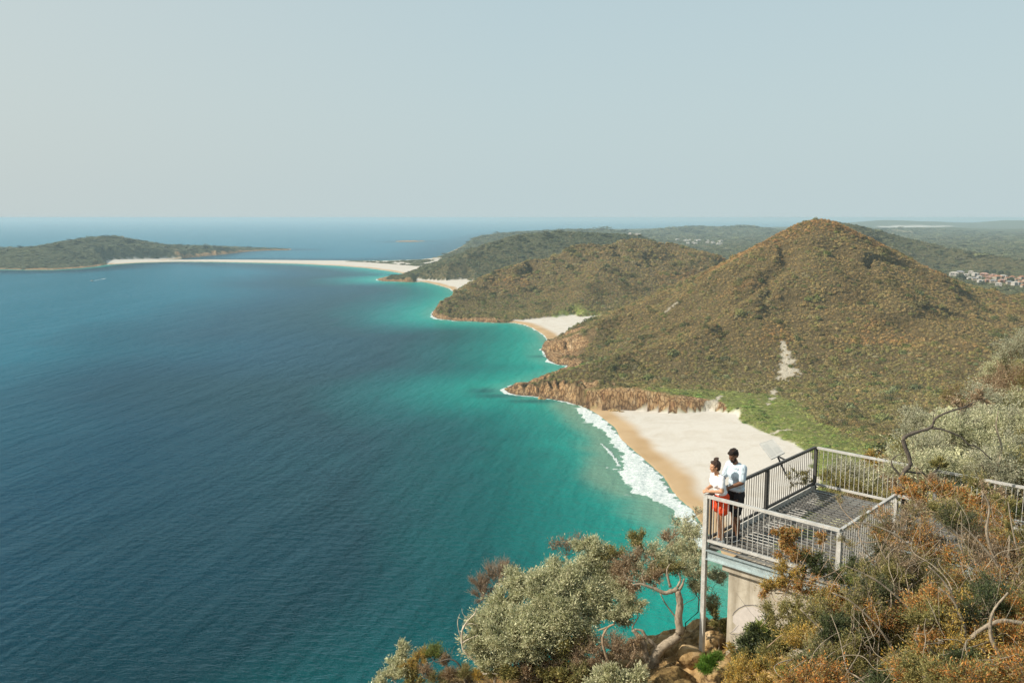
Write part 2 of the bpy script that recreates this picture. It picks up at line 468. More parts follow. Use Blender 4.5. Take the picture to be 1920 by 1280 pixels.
# ground material
m_ground, t, b = new_mat("coastal_ground")
geo = N(t, "ShaderNodeNewGeometry")
P = geo.outputs["Position"]
n1 = noise_node(t, 0.012, 6, 0.6, P); n2 = noise_node(t, 0.16, 6, 0.7, P); n3 = noise_node(t, 0.9, 5, 0.7, P)
soil = ramp(t, n2.outputs["Fac"], [(0.3, (0.08, 0.06, 0.028)), (0.5, (0.14, 0.105, 0.048)), (0.72, (0.25, 0.18, 0.09))])
forest = ramp(t, n2.outputs["Fac"], [(0.3, (0.06, 0.07, 0.035)), (0.7, (0.12, 0.125, 0.065))])
sepn = N(t, "ShaderNodeSeparateXYZ"); L(t, P, sepn.inputs[0])
farf = N(t, "ShaderNodeMapRange"); farf.inputs[1].default_value = 1900; farf.inputs[2].default_value = 2600
L(t, sepn.outputs[1], farf.inputs[0])
c = mixc(t, farf.outputs[0], soil.outputs[0], forest.outputs[0])
gr = ramp(t, n2.outputs["Fac"], [(0.3, (0.13, 0.17, 0.035)), (0.50, (0.22, 0.27, 0.06)), (0.62, (0.30, 0.28, 0.12)), (0.75, (0.48, 0.42, 0.28))])
gfac = mth(t, 'MULTIPLY', attr(t, "grass").outputs["Fac"], 1.0)
c = mixc(t, gfac, c, gr.outputs[0])
# layered orange rock: stretched noise for joints
mp = N(t, "ShaderNodeMapping"); mp.inputs["Scale"].default_value = (1.15, 0.65, 0.38); L(t, P, mp.inputs[0])
nr = noise_node(t, 0.13, 9, 0.78, mp.outputs[0], 1.0)
vor = N(t, "ShaderNodeTexVoronoi"); vor.feature = 'DISTANCE_TO_EDGE'; vor.inputs["Scale"].default_value = 0.3
nw = noise_node(t, 0.5, 4, 0.6, mp.outputs[0]); 
vadd = N(t, "ShaderNodeVectorMath"); vadd.operation = 'MULTIPLY_ADD'; L(t, nw.outputs["Color"], vadd.inputs[0]); vadd.inputs[1].default_value = (4, 4, 4); L(t, mp.outputs[0], vadd.inputs[2])
L(t, vadd.outputs[0], vor.inputs["Vector"])
rk = ramp(t, nr.outputs["Fac"], [(0.28, (0.12, 0.07, 0.042)), (0.40, (0.36, 0.19, 0.09)), (0.50, (0.56, 0.35, 0.17)), (0.66, (0.68, 0.50, 0.31))])
crk = ramp(t, vor.outputs["Distance"], [(0.0, (0.22, 0.19, 0.17)), (0.10, (0.75, 0.73, 0.7)), (0.25, (1, 1, 1))])
rkc = mixc(t, 1.0, rk.outputs[0], crk.outputs[0], 'MULTIPLY')
# dark wet band at the waterline
wr = mth(t, 'MULTIPLY', attr(t, "wetrock").outputs["Fac"], 0.6)
rkc = mixc(t, wr, rkc, (0.07, 0.05, 0.04))
c = mixc(t, attr(t, "rock").outputs["Fac"], c, rkc)
sn = ramp(t, n3.outputs["Fac"], [(0.3, (0.50, 0.46, 0.41)), (0.7, (0.565, 0.53, 0.48))])
nst = noise_node(t, 0.03, 3, 0.5, P); nsb = noise_node(t, 2.5, 5, 0.7, P); nsw = noise_node(t, 0.05, 6, 0.7, P, 1.0)
wsand = ramp(t, nst.outputs["Fac"], [(0.35, (0.36, 0.24, 0.125)), (0.65, (0.44, 0.31, 0.18))])
snv = ramp(t, nsw.outputs["Fac"], [(0.35, (0.90, 0.875, 0.84)), (0.55, (1, 1, 1))]); snb = ramp(t, nsb.outputs["Fac"], [(0.35, (0.86, 0.85, 0.83)), (0.55, (1, 1, 1))])
snd = mixc(t, 1.0, mixc(t, 1.0, sn.outputs[0], snv.outputs[0], 'MULTIPLY'), snb.outputs[0], 'MULTIPLY')
snc = mixc(t, attr(t, "wet").outputs["Fac"], snd, wsand.outputs[0])
scc = ramp(t, n3.outputs["Fac"], [(0.35, (0.50, 0.42, 0.30)), (0.6, (0.72, 0.65, 0.53))])
c = mixc(t, attr(t, "scar").outputs["Fac"], c, scc.outputs[0])
c = mixc(t, attr(t, "sand").outputs["Fac"], c, snc)
L(t, c, b.inputs["Base Color"])
b.inputs["Roughness"].default_value = 0.92; b.inputs["Specular IOR Level"].default_value = 0.15
hsum = mth(t, 'ADD', mth(t, 'MULTIPLY', n2.outputs["Fac"], 2.2), mth(t, 'MULTIPLY', nr.outputs["Fac"], 9.0))
inv = mth(t, 'SUBTRACT', 1.0, attr(t, "sand").outputs["Fac"])
bp = N(t, "ShaderNodeBump"); bp.inputs["Distance"].default_value = 1.0
L(t, mth(t, 'MULTIPLY', inv, 0.9), bp.inputs["Strength"]); L(t, hsum, bp.inputs["Height"]); L(t, bp.outputs[0], b.inputs["Normal"])

terrain = mesh_obj("terrain", np.stack([tx, ty, tz], 1), tq, m_ground, None, True,
                   attrs=dict(sand=a_sand, scar=a_scar, rock=a_rock, wet=a_wet, wetrock=a_wetr, grass=a_grass))
tag(terrain, kind="structure")

# ------------------------------------------------------------------ sea
th2 = np.concatenate([np.linspace(R(-120), R(-36), 60), np.linspace(R(-35.5), R(35.5), 760), np.linspace(R(36), R(120), 60)])
rs2 = np.concatenate([np.linspace(15, 200, 12), np.geomspace(205, 4200, 620), np.geomspace(4300, 40000, 60)])
wx, wy, wq = polar_grid(th2, rs2)
wz_land, ws, wsj, wbm, wrk, wbs = land(wx, wy, True)
wr_ = np.hypot(wx, wy)
off = -wsj
near_beach = 1 - wrk
FOAM1 = [(1092, 755), (1127, 778), (1155, 800), (1168, 820), (1203, 851), (1248, 891), (1263, 916), (1278, 934), (1303, 954), (1325, 985), (1345, 1050),
         (1310, 1040), (1290, 1010), (1268, 978), (1255, 960), (1235, 945), (1210, 932), (1180, 925), (1167, 910), (1152, 890), (1163, 870), (1158, 850), (1140, 830), (1133, 810), (1108, 797),
         (1085, 780), (1075, 765)]
fpoly = sdf(topoly(FOAM1), wx, wy)
streak = fbm(wx, wy, 5, 4, 101); big = fbm(wx, wy, 28, 3, 102)
foam = sstep(0.3, 4.0, fpoly + streak * 5 + big * 2) 
# fainter lace seaward and a thin breaker line
lace = sstep(0.1, 0.5, streak + big * 0.6) * sstep(-16, -2, fpoly) * 0.55
foam = np.maximum(foam, lace)
def wline(pts, wd):
    P_ = [sea(*p) for p in pts]; best = np.full(len(wx), 1e9)
    for i in range(len(P_) - 1):
        a, b_ = P_[i], P_[i + 1]; e = b_ - a
        tt = np.clip(((wx - a[0]) * e[0] + (wy - a[1]) * e[1]) / (e @ e), 0, 1)
        best = np.minimum(best, np.hypot(wx - a[0] - e[0] * tt, wy - a[1] - e[1] * tt))
    return 1 - sstep(wd * 0.4, wd, best + streak * wd * 0.8)
foam = np.maximum(foam, wline([(1128, 832), (1142, 845), (1155, 862), (1160, 872)], 1.6))
foam = np.maximum(foam, wline([(1138, 876), (1152, 879), (1164, 880)], 1.2) * 0.8)
# surf on the rocky shores and points, thin swash on the far beaches
pts_w = 0.35 + 0.65 * sstep(-0.1, 0.35, fbm(wx, wy, 45, 3, 55))
def near_pt(u, v, rad):
    q = sea(u, v); return 1 - sstep(rad * 0.3, rad, np.hypot(wx - q[0], wy - q[1]))
boost = np.maximum.reduce([near_pt(944, 731, 60), near_pt(1016, 660, 60), near_pt(810, 592, 110), near_pt(712, 526, 150) * 0.7, near_pt(1090, 762, 60), near_pt(1035, 683, 50), near_pt(1040, 752, 70) * .7])
wfo = (0.8 + 6 * boost + 3.0 * sstep(900, 3500, wr_)) * (0.15 + pts_w)
rf = (1 - sstep(0.45, 1.0, (off + streak * 3.0) / wfo))
bf = (1 - sstep(0.5, 1.0, (off + streak * 2) / (3.2 + 3 * sstep(900, 3500, wr_))))
foam = np.maximum(foam, np.where(wrk > 0.3, rf, bf * (wr_ > 800)))
foam = foam * (wz_land < 1.2) * sstep(360, 430, wr_ + 0 * wx)
# scattered white horses on the open water
wh = [(57, 1193, 1.3), (205, 1008, 0.9)]
for u, v, wd in wh:
    q = sea(u, v); foam = np.maximum(foam, 0.8 * (1 - sstep(0.2, 1, np.hypot((wx - q[0]) / (wd * 1.6), (wy - q[1]) / wd) + streak * 0.6)))
foam = np.maximum(foam, wline([(169, 526.6), (178, 526.2), (188, 524.0), (200, 521.5)], 5.0) * 0.75)
# milky stirred-up water off the beach
murk = (1 - sstep(4, 30, -fpoly + big * 10)) * (wx > 0) * (wr_ < 900)
murk = np.maximum(murk, (1 - sstep(2, 14, off + big * 6)) * near_beach * 0.7)
# distance offshore stands for depth
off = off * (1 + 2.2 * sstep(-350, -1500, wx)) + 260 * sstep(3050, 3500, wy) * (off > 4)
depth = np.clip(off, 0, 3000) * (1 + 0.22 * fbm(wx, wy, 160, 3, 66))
def blob(u, v, ru, rv):
    q = sea(u, v); return np.exp(-(((wx - q[0]) / ru) ** 2 + ((wy - q[1]) / rv) ** 2))
dark_patch = np.maximum.reduce([blob(905, 733, 16, 16) * .7, blob(930, 742, 26, 12) * .7, blob(1000, 752, 28, 9) * .7, blob(790, 850, 95, 75) * 0.5 * (0.7 + big), blob(1010, 668, 12, 10) * .5])  # soft darker patches blended into the water colour
m_sea, t, b = new_mat("sea_water")
geo = N(t, "ShaderNodeNewGeometry"); P = geo.outputs["Position"]
dn = mth(t, 'DIVIDE', attr(t, "depth").outputs["Fac"], 700.0, True)
dc = ramp(t, dn, [(0.0, (0.07, 0.30, 0.235)), (0.035, (0.006, 0.245, 0.200)), (0.09, (0.0006, 0.150, 0.135)), (0.155, (0.0003, 0.072, 0.076)), (0.25, (0.0001, 0.023, 0.034)), (0.5, (0.0003, 0.034, 0.066)), (1.0, (0.006, 0.100, 0.155))])  # lighter last stop puts the weakened far sky reflection into the colour
c = mixc(t, attr(t, "dark_patch").outputs["Fac"], dc.outputs[0], (0.002, 0.045, 0.055))
c = mixc(t, mth(t, 'MULTIPLY', attr(t, "murk").outputs["Fac"], 0.7), c, (0.17, 0.25, 0.18))
# broad wind lanes
mpw = N(t, "ShaderNodeMapping"); mpw.inputs["Scale"].default_value = (0.010, 0.0022, 1); mpw.inputs["Rotation"].default_value = (0, 0, 0.22); L(t, P, mpw.inputs[0])
lanes = noise_node(t, 1.0, 4, 0.6, mpw.outputs[0])
# foam
nf = noise_node(t, 0.45, 7, 0.75, P)
nfv = N(t, "ShaderNodeTexVoronoi"); nfv.inputs["Scale"].default_value = 0.22; L(t, nf.outputs["Color"], nfv.inputs["Vector"])
nf2 = noise_node(t, 0.12, 8, 0.8, P, 1.5)
fm = mth(t, 'SUBTRACT', mth(t, 'MULTIPLY', attr(t, "foam").outputs["Fac"], 1.66), mth(t, 'ADD', mth(t, 'MULTIPLY', nf.outputs["Fac"], 0.55), mth(t, 'MULTIPLY', nf2.outputs["Fac"], 0.95)), True)
fm = mth(t, 'MULTIPLY', fm, 1.75, True)
fcol = ramp(t, noise_node(t, 0.35, 8, 0.8, P, 2.0).outputs["Fac"], [(0.36, (0.26, 0.38, 0.36)), (0.48, (0.50, 0.55, 0.54)), (0.58, (0.70, 0.72, 0.715))])
c = mixc(t, fm, c, fcol.outputs[0])
L(t, c, b.inputs["Base Color"])
rgh = mth(t, 'ADD', mth(t, 'MULTIPLY', fm, 0.6), 0.07)
L(t, mth(t, 'ADD', rgh, mth(t, 'MULTIPLY', lanes.outputs["Fac"], 0.12)), b.inputs["Roughness"])
b.inputs["IOR"].default_value = 1.333; b.inputs["Specular IOR Level"].default_value = 0.2; b.inputs["Specular Tint"].default_value = (0.62, 0.90, 1.0, 1)
# waves: long swell, wind chop, ripples
def stretched(sx, sy, rot, detail, rough=0.6):
    m_ = N(t, "ShaderNodeMapping"); m_.vector_type = 'POINT'
    m_.inputs["Rotation"].default_value = (0, 0, rot); L(t, P, m_.inputs[0])
    m2 = N(t, "ShaderNodeMapping"); m2.inputs["Scale"].default_value = (sx, sy, 1); L(t, m_.outputs[0], m2.inputs[0])
    return noise_node(t, 1.0, detail, rough, m2.outputs[0])
sw = stretched(1 / 24.0, 1 / 95.0, 0.20, 3)
chop = stretched(1 / 8.0, 1 / 4.2, 0.12, 5, 0.66)
rip = stretched(1 / 2.0, 1 / 1.1, 0.05, 4, 0.6)
hs = mth(t, 'ADD', mth(t, 'ADD', mth(t, 'MULTIPLY', sw.outputs["Fac"], 5.5), mth(t, 'MULTIPLY', chop.outputs["Fac"], 2.0)), mth(t, 'MULTIPLY', rip.outputs["Fac"], 0.5))
hs = mth(t, 'ADD', hs, mth(t, 'MULTIPLY', fm, 0.5))
bp = N(t, "ShaderNodeBump"); bp.inputs["Distance"].default_value = 1.0; bp.inputs["Strength"].default_value = 0.8
L(t, hs, bp.inputs["Height"]); L(t, bp.outputs[0], b.inputs["Normal"])
# water colour, far sky reflection included, under a wave-roughened mirror
df = N(t, "ShaderNodeBsdfDiffuse"); L(t, c, df.inputs["Color"]); L(t, bp.outputs[0], df.inputs["Normal"])
gl = N(t, "ShaderNodeBsdfGlossy"); gl.inputs["Color"].default_value = (0.62, 0.88, 1.0, 1); L(t, bp.outputs[0], gl.inputs["Normal"])
L(t, mth(t, 'ADD', mth(t, 'MULTIPLY', lanes.outputs["Fac"], 0.12), 0.10), gl.inputs["Roughness"])
fr = N(t, "ShaderNodeFresnel"); fr.inputs["IOR"].default_value = 1.333; L(t, bp.outputs[0], fr.inputs["Normal"])
fp = mth(t, 'MULTIPLY', mth(t, 'POWER', fr.outputs[0], 2.0), mth(t, 'SUBTRACT', 1.0, fm))
ms = N(t, "ShaderNodeMixShader"); L(t, fp, ms.inputs[0]); L(t, df.outputs[0], ms.inputs[1]); L(t, gl.outputs[0], ms.inputs[2])
L(t, ms.outputs[0], t.nodes["Material Output"].inputs[0])
wkeep = (wz_land[wq] < 1.6).any(1)
sq, (sx_, sy_, a_foam, a_murk, a_dep, a_dark) = compact(wq, wkeep, [wx, wy, foam, murk, depth, dark_patch])
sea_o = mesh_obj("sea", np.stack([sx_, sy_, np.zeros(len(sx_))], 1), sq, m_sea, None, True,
                 attrs=dict(foam=a_foam, murk=a_murk, depth=a_dep, dark_patch=a_dark))
tag(sea_o, kind="structure")
# the sea bed / ground disc under everything
v = [(0, 0, -8)] + [(44000 * math.cos(a), 44000 * math.sin(a), -8) for a in np.linspace(0, 2 * math.pi, 65)[:-1]]
bed = mesh_obj("seabed", v, [(0, i + 1, (i + 1) % 64 + 1) for i in range(64)], simple_mat("seabed_sand", (0.05, 0.10, 0.09)))
tag(bed, kind="structure")

# ------------------------------------------------------------------ haze
HAZE = 7e-5
hv = MB()
Z0, Z1, E = -12.0, H + 4.0, 46000.0
hv.add([(-E, -E, Z0), (E, -E, Z0), (E, E, Z0), (-E, E, Z0), (-E, -E, Z1), (E, -E, Z1), (E, E, Z1), (-E, E, Z1)],
       [(0, 3, 2, 1), (4, 5, 6, 7), (0, 1, 5, 4), (1, 2, 6, 5), (2, 3, 7, 6), (3, 0, 4, 7)])
m_hz = bpy.data.materials.new("haze_air"); m_hz.use_nodes = True
t = m_hz.node_tree; t.nodes.clear()
o_ = N(t, "ShaderNodeOutputMaterial"); pv = N(t, "ShaderNodeVolumePrincipled")
pv.inputs["Color"].default_value = (0.53, 0.69, 0.78, 1); pv.inputs["Density"].default_value = HAZE; pv.inputs["Anisotropy"].default_value = 0.0
L(t, pv.outputs[0], o_.inputs["Volume"])
haze = hv.build("haze", m_hz); tag(haze, kind="stuff")
# ------------------------------------------------------------------ scrub and forest on the hills (uncountable: instanced)
def leafy(name, n, rad, hgt, leaf, seed, mat, dome=0.55):
    """one clump: small leaf faces spread over an uneven dome"""
    g = np.random.default_rng(seed)
    lob = g.normal(size=(7, 3)); lob /= np.linalg.norm(lob, axis=1)[:, None]; lob[:, 2] = np.abs(lob[:, 2]) * 0.8
    lob = lob * g.uniform(0.35, 0.65, (7, 1))
    c = lob[g.integers(0, 7, n)]
    d = g.normal(size=(n, 3)); d /= np.linalg.norm(d, axis=1)[:, None]
    p = c + d * g.uniform(0.3, 0.5, (n, 1))
    p[:, 2] = np.abs(p[:, 2])
    nrm = p / (np.linalg.norm(p, axis=1)[:, None] + 1e-6) + g.normal(size=(n, 3)) * 0.45
    nrm /= np.linalg.norm(nrm, axis=1)[:, None]
    p = p * np.array([rad, rad, hgt])
    a = np.cross(nrm, g.normal(size=(n, 3))); a /= np.linalg.norm(a, axis=1)[:, None] + 1e-9
    b_ = np.cross(nrm, a)
    l = leaf * g.uniform(0.6, 1.3, (n, 1)); w_ = l * g.uniform(0.5, 0.9, (n, 1))
    v = np.stack([p + a * l, p + b_ * w_, p - a * l, p - b_ * w_], 1).reshape(-1, 3)
    f = np.arange(4 * n).reshape(n, 4)
    me = bpy.data.meshes.new(name)
    me.vertices.add(len(v)); me.vertices.foreach_set("co", v.astype(np.float32).ravel())
    me.loops.add(4 * n); me.loops.foreach_set("vertex_index", f.astype(np.int32).ravel())
    me.polygons.add(n); me.polygons.foreach_set("loop_start", np.arange(0, 4 * n, 4, dtype=np.int32)); me.polygons.foreach_set("loop_total", np.full(n, 4, np.int32))
    me.update(calc_edges=True)
    me.materials.append(mat)
    return bpy.data.objects.new(name, me)

m_scrub, t, b = new_mat("scrub_leaves")
geo = N(t, "ShaderNodeNewGeometry")
at = attr(t, "tint", 'INSTANCER')
ns = noise_node(t, 0.5, 3, 0.6, geo.outputs["Position"])
vv = ramp(t, ns.outputs["Fac"], [(0.3, (0.72, 0.72, 0.72)), (0.7, (1.28, 1.25, 1.2))])
L(t, mixc(t, 1.0, at.outputs["Color"], vv.outputs[0], 'MULTIPLY'), b.inputs["Base Color"])
b.inputs["Roughness"].default_value = 0.8; b.inputs["Specular IOR Level"].default_value = 0.2

def scatter(name, protos, pts, scl, tint, mat, tilt=0.15):
    n = len(pts)
    me = bpy.data.meshes.new(name)
    me.vertices.add(n); me.vertices.foreach_set("co", np.asarray(pts, np.float32).ravel())
    def A(nm, typ, field, arr):
        a = me.attributes.new(nm, typ, 'POINT'); a.data.foreach_set(field, np.asarray(arr).ravel())
    A("tint", 'FLOAT_COLOR', "color", np.concatenate([tint, np.ones((n, 1))], 1).astype(np.float32))
    A("scl", 'FLOAT_VECTOR', "vector", scl.astype(np.float32))
    A("rot", 'FLOAT_VECTOR', "vector", np.stack([rng.normal(0, tilt, n), rng.normal(0, tilt, n), rng.uniform(0, 6.28, n)], 1).astype(np.float32))
    A("kindi", 'INT', "value", rng.integers(0, len(protos), n).astype(np.int32))
    me.update()
    o = bpy.data.objects.new(name, me); COL.objects.link(o)
    pc = bpy.data.collections.new(name + "_sources")
    for p in protos: pc.objects.link(p)
    ng = bpy.data.node_groups.new(name + "_nodes", 'GeometryNodeTree')
    ng.interface.new_socket("Geometry", in_out='INPUT', socket_type='NodeSocketGeometry')
    ng.interface.new_socket("Geometry", in_out='OUTPUT', socket_type='NodeSocketGeometry')
    gi = ng.nodes.new("NodeGroupInput"); go = ng.nodes.new("NodeGroupOutput")
    ip = ng.nodes.new("GeometryNodeInstanceOnPoints"); ci = ng.nodes.new("GeometryNodeCollectionInfo")
    ci.inputs[0].default_value = pc; ci.inputs[1].default_value = True; ci.inputs[2].default_value = True
    def na(nm, typ):
        a = ng.nodes.new("GeometryNodeInputNamedAttribute"); a.data_type = typ; a.inputs[0].default_value = nm; return a.outputs[0]
    lk = ng.links.new
    lk(gi.outputs[0], ip.inputs["Points"]); lk(ci.outputs[0], ip.inputs["Instance"])
    ip.inputs["Pick Instance"].default_value = True
    lk(na("kindi", 'INT'), ip.inputs["Instance Index"]); lk(na("rot", 'FLOAT_VECTOR'), ip.inputs["Rotation"]); lk(na("scl", 'FLOAT_VECTOR'), ip.inputs["Scale"])
    lk(ip.outputs[0], go.inputs[0])
    md = o.modifiers.new("scatter", 'NODES'); md.node_group = ng
    tag(o, kind="stuff")
    return o

# horizon of the ground as the camera sees it, to drop what is far behind a crest
_T = np.linspace(R(-34.5), R(34.5), 860)
_gz = gz.reshape(len(rs), len(th))[:, :860]
_el = (_gz - H) / rs[:, None]
_mx = np.maximum.accumulate(_el, 0)
def visible(x, y, z, slack):
    r = np.hypot(x, y); a = np.arctan2(x, y)
    ia = np.clip(((a - _T[0]) / (_T[-1] - _T[0]) * 859).astype(int), 0, 859)
    ir = np.clip(np.searchsorted(rs, r) - 3, 0, len(rs) - 1)
    return (z + slack - H) / r >= _mx[ir, ia] - 0.0006
def spots(r0, r1, cell, a0=-33.5, a1=33.5):
    """jittered world grid inside a ring sector"""
    X0, X1 = r1 * math.sin(R(a0)), r1 * math.sin(R(a1))
    xs = np.arange(X0, X1, cell); ys = np.arange(r0 * 0.8, r1, cell)
    X, Y = np.meshgrid(xs, ys); X = X.ravel() + rng.uniform(-.48, .48, X.size) * cell; Y = Y.ravel() + rng.uniform(-.48, .48, Y.size) * cell
    rr_ = np.hypot(X, Y); a = np.degrees(np.arctan2(X, Y))
    k = (rr_ >= r0) & (rr_ < r1) & (a > a0) & (a < a1)
    X, Y = X[k], Y[k]
    # quick land test on the polar grid
    ia = np.clip((np.radians(np.degrees(np.arctan2(X, Y))) - _T[0]) / (_T[-1] - _T[0]) * 859, 0, 859).astype(int)
    ir = np.clip(np.searchsorted(rs, np.hypot(X, Y)), 0, len(rs) - 1)
    zq = _gz[ir, ia]
    k = (zq > 1.5) & visible(X, Y, zq, 6)
    X, Y = X[k], Y[k]
    return X, Y
def pick(cols, wts, n):
    c = np.array(cols)[rng.choice(len(cols), n, p=np.array(wts) / sum(wts))]
    return c * rng.uniform(0.84, 1.18, (n, 1)) * (1 + rng.normal(0, 0.04, (n, 3)))

PROTO = [leafy("scrub_clump", 340, 1.0, 0.85, 0.105, 100 + i, m_scrub) for i in range(6)]
allp, alls, allt = [], [], []
VIL = [sea(1830, 528), sea(1880, 533), sea(1290, 456)]
for r0, r1, cell in ((205, 700, 2.7), (700, 1500, 3.3), (1500, 2300, 5.2), (2300, 3400, 9.0), (3400, 5200, 17.0), (5200, 9000, 36.0)):
    X, Y = spots(r0, r1, cell)
    Z, s, sj, bm, rk_, _ = land(X, Y, True)
    sa, sc, ro, we, wrr, gr_ = ground_attrs(X, Y, Z, s, sj, bm, rk_)
    steep = np.hypot(land(X + 2, Y) - Z, land(X, Y + 2) - Z) / 2
    n = len(X)
    rr_ = np.hypot(X, Y)
    u_ = rng.uniform(0, 1, n)
    k = (sa < 0.35) & ((sc < 0.3 + 0.3 * u_) | ((u_ > 0.76) & (sa < .1))) & (ro < 0.12 + 0.6 * u_ * u_ * (fbm(X, Y, 14, 2, 5) > 0)) & (Z > 1.6)
    k &= (gr_ < 0.55) | (u_ > 0.30 + 0.9 * np.maximum(fbm(X, Y, 22, 3, 8), -0.2)) | (rr_ > 1500)
    # clear ground among the houses
    for q, rad in ((VIL[0], (85, 75)), (VIL[1], (120, 75)), (VIL[2], (190, 330))):
        k &= (((X - q[0]) / rad[0]) ** 2 + ((Y - q[1]) / rad[1]) ** 2 > 1) | (u_ > 0.45)
    X, Y, Z, gr_, s, rr_, bm = X[k], Y[k], Z[k], gr_[k], s[k], rr_[k], bm[k]
    n = len(X)
    big = fbm(X, Y, 70, 3, 33); mid = fbm(X, Y, 17, 3, 35)
    sz = cell * 0.50 * np.exp(rng.normal(0, 0.30, n)) * (1 + 0.55 * np.maximum(mid, 0) * 2)
    heath = pick([(0.28, 0.185, 0.072), (0.21, 0.165, 0.065), (0.32, 0.215, 0.10), (0.15, 0.14, 0.06), (0.34, 0.27, 0.13)], [5, 5, 3, 3, 1.2], n)
    green = pick([(0.12, 0.145, 0.045), (0.18, 0.195, 0.055), (0.09, 0.115, 0.055), (0.23, 0.22, 0.11), (0.28, 0.28, 0.19)], [4, 4, 3, 2, 1.2], n)
    wood = pick([(0.10, 0.115, 0.06), (0.145, 0.15, 0.075), (0.07, 0.085, 0.05), (0.19, 0.17, 0.10)], [4, 4, 3, 1], n)
    # green in the valley behind the beach and at the foot; heath on the cones; forest behind
    ghill = sstep(45, 12, Z) * 0.75 + 0.55 * sstep(0.12, 0.4, mid + big * 0.6)
    ghill = np.clip(ghill * (Y < 1250) + (Y >= 1250) * (0.30 + 0.6 * sstep(35, 8, Z) + 0.3 * sstep(0.0, 0.4, mid)), 0, 1)
    ghill = np.maximum(ghill, sstep(0.1, 0.7, gr_))
    gw = (rng.uniform(0, 1, n) < ghill)[:, None]
    tint = np.where(gw, green, heath)
    # behind the bare cones everything is eucalypt wood
    a = np.degrees(np.arctan2(X, Y))
    isw = (Y > 1900) | ((Y > 1230) & (a > 14)) 
    tint = np.where(isw[:, None], wood, tint)
    mean_ = np.array([0.275, 0.205, 0.088]); tint = np.where(isw[:, None], tint * 0.75 + 0.25 * np.array([0.12, 0.125, 0.065]), tint * 0.45 + 0.55 * mean_)
    reddish = (sstep(0.1, 0.35, fbm(X, Y, 110, 3, 200)) * (Z > 35))[:, None] * (~isw)[:, None]
    tint = tint * (1 + reddish * np.array([0.22, 0.0, -0.05]))
    dark = (sstep(0.28, 0.42, fbm(X, Y, 28, 2, 210)) * (rng.uniform(0, 1, n) < 0.7))[:, None]
    tint = tint * (1 - 0.42 * dark); sz = sz * (1 + 0.5 * dark[:, 0])
    dune = ((gr_ > 0.35) & (Y < 1000))[:, None]
    tint = np.where(dune, tint * 0.55 + 0.45 * np.array([0.23, 0.31, 0.07]) * np.exp(rng.normal(0, .3, (n, 1))), tint)
    bigs = rng.uniform(0, 1, n) < 0.05; sz = np.where(bigs, sz * 1.8, sz); tint = np.where(bigs[:, None] & ~isw[:, None], tint * np.array([0.55, 0.72, 0.6]), tint)
    tint = tint * 1.2
    gp = sea(1090, 700); tint = tint + (1 - sstep(20, 60, np.hypot(X - gp[0], Y - gp[1])))[:, None] * np.array([-0.05, 0.03, -0.01])
    tall = np.where(isw, 1.0, 1.0) * rng.uniform(0.75, 1.25, n)
    tall = np.where((gr_ > 0.4) & (Y < 900), tall * 0.55, tall)
    if r0 >= 2300: tall = tall * np.where(X < -500, 0.22, 0.5)
    scl = np.stack([sz, sz, np.minimum(sz * tall, 9)], 1)
    allp.append(np.stack([X, Y, Z - 0.15 * scl[:, 2]], 1)); alls.append(scl); allt.append(np.clip(tint, 0.01, 0.5))
    print("scrub", r0, r1, n)
scrub = scatter("scrub", PROTO, np.concatenate(allp), np.concatenate(alls), np.concatenate(allt), m_scrub)
# ------------------------------------------------------------------ lookout platform
CAMZ = np.array([0, 0, H])
def rel(u, v, z): return atz(u, v, H + z)
ZR = -5.4
PL, PR, PB = rel(1325, 927, ZR), rel(1576, 991, ZR), rel(1529, 836, ZR)
e1 = (PR - PL); WA = np.linalg.norm(e1); e1 = e1 / WA
e2 = (PB - PL); WB = np.linalg.norm(e2); e2 = e2 / WB
UPZ = np.array([0, 0, 1.0])
def PF(a, b, z): return PL + e1 * a + e2 * b + UPZ * z      # platform frame, z = 0 at handrail top
DK = -1.03                                                   # deck level
CB = 2.70                                                    # inner corner along e2
WX = WA + 5.2                                                # walkway runs on to the right

def galv(name, c, rough, metal):
    m, t, b = new_mat(name)
    tc = N(t, "ShaderNodeTexCoord")
    n = noise_node(t, 6, 6, 0.7, tc.outputs["Object"]); n2 = noise_node(t, 40, 3, 0.6, tc.outputs["Object"])
    r = ramp(t, n.outputs["Fac"], [(0.3, tuple(x * 0.72 for x in c)), (0.55, c), (0.75, tuple(min(1, x * 1.2) for x in c))])
    r2 = ramp(t, n2.outputs["Fac"], [(0.3, (0.85, 0.85, 0.85)), (0.7, (1.08, 1.08, 1.08))])
    L(t, mixc(t, 1.0, r.outputs[0], r2.outputs[0], 'MULTIPLY'), b.inputs["Base Color"])
    b.inputs["Metallic"].default_value = metal; b.inputs["Roughness"].default_value = rough
    return m
m_steel = galv("galvanised_steel", (0.52, 0.505, 0.475), 0.6, 0.2)
m_bal = galv("baluster_steel", (0.56, 0.54, 0.50), 0.55, 0.15)
m_dark = galv("shade_dark_steel", (0.085, 0.08, 0.075), 0.6, 0.4)  # dark steel; for the left rail the shade is put into this colour
m_grate = galv("grating_steel", (0.20, 0.19, 0.175), 0.6, 0.3)
m_beam = galv("beam_steel", (0.40, 0.47, 0.48), 0.5, 0.35)

plat = empty("lookout_platform", PL + UPZ * DK)
tag(plat, "grey galvanised steel lookout platform with railings and open grating deck", "platform")
OP = PL + UPZ * DK
def pb(mb, name, mat, **k): return mb.build(name, mat, plat, OP, **k)

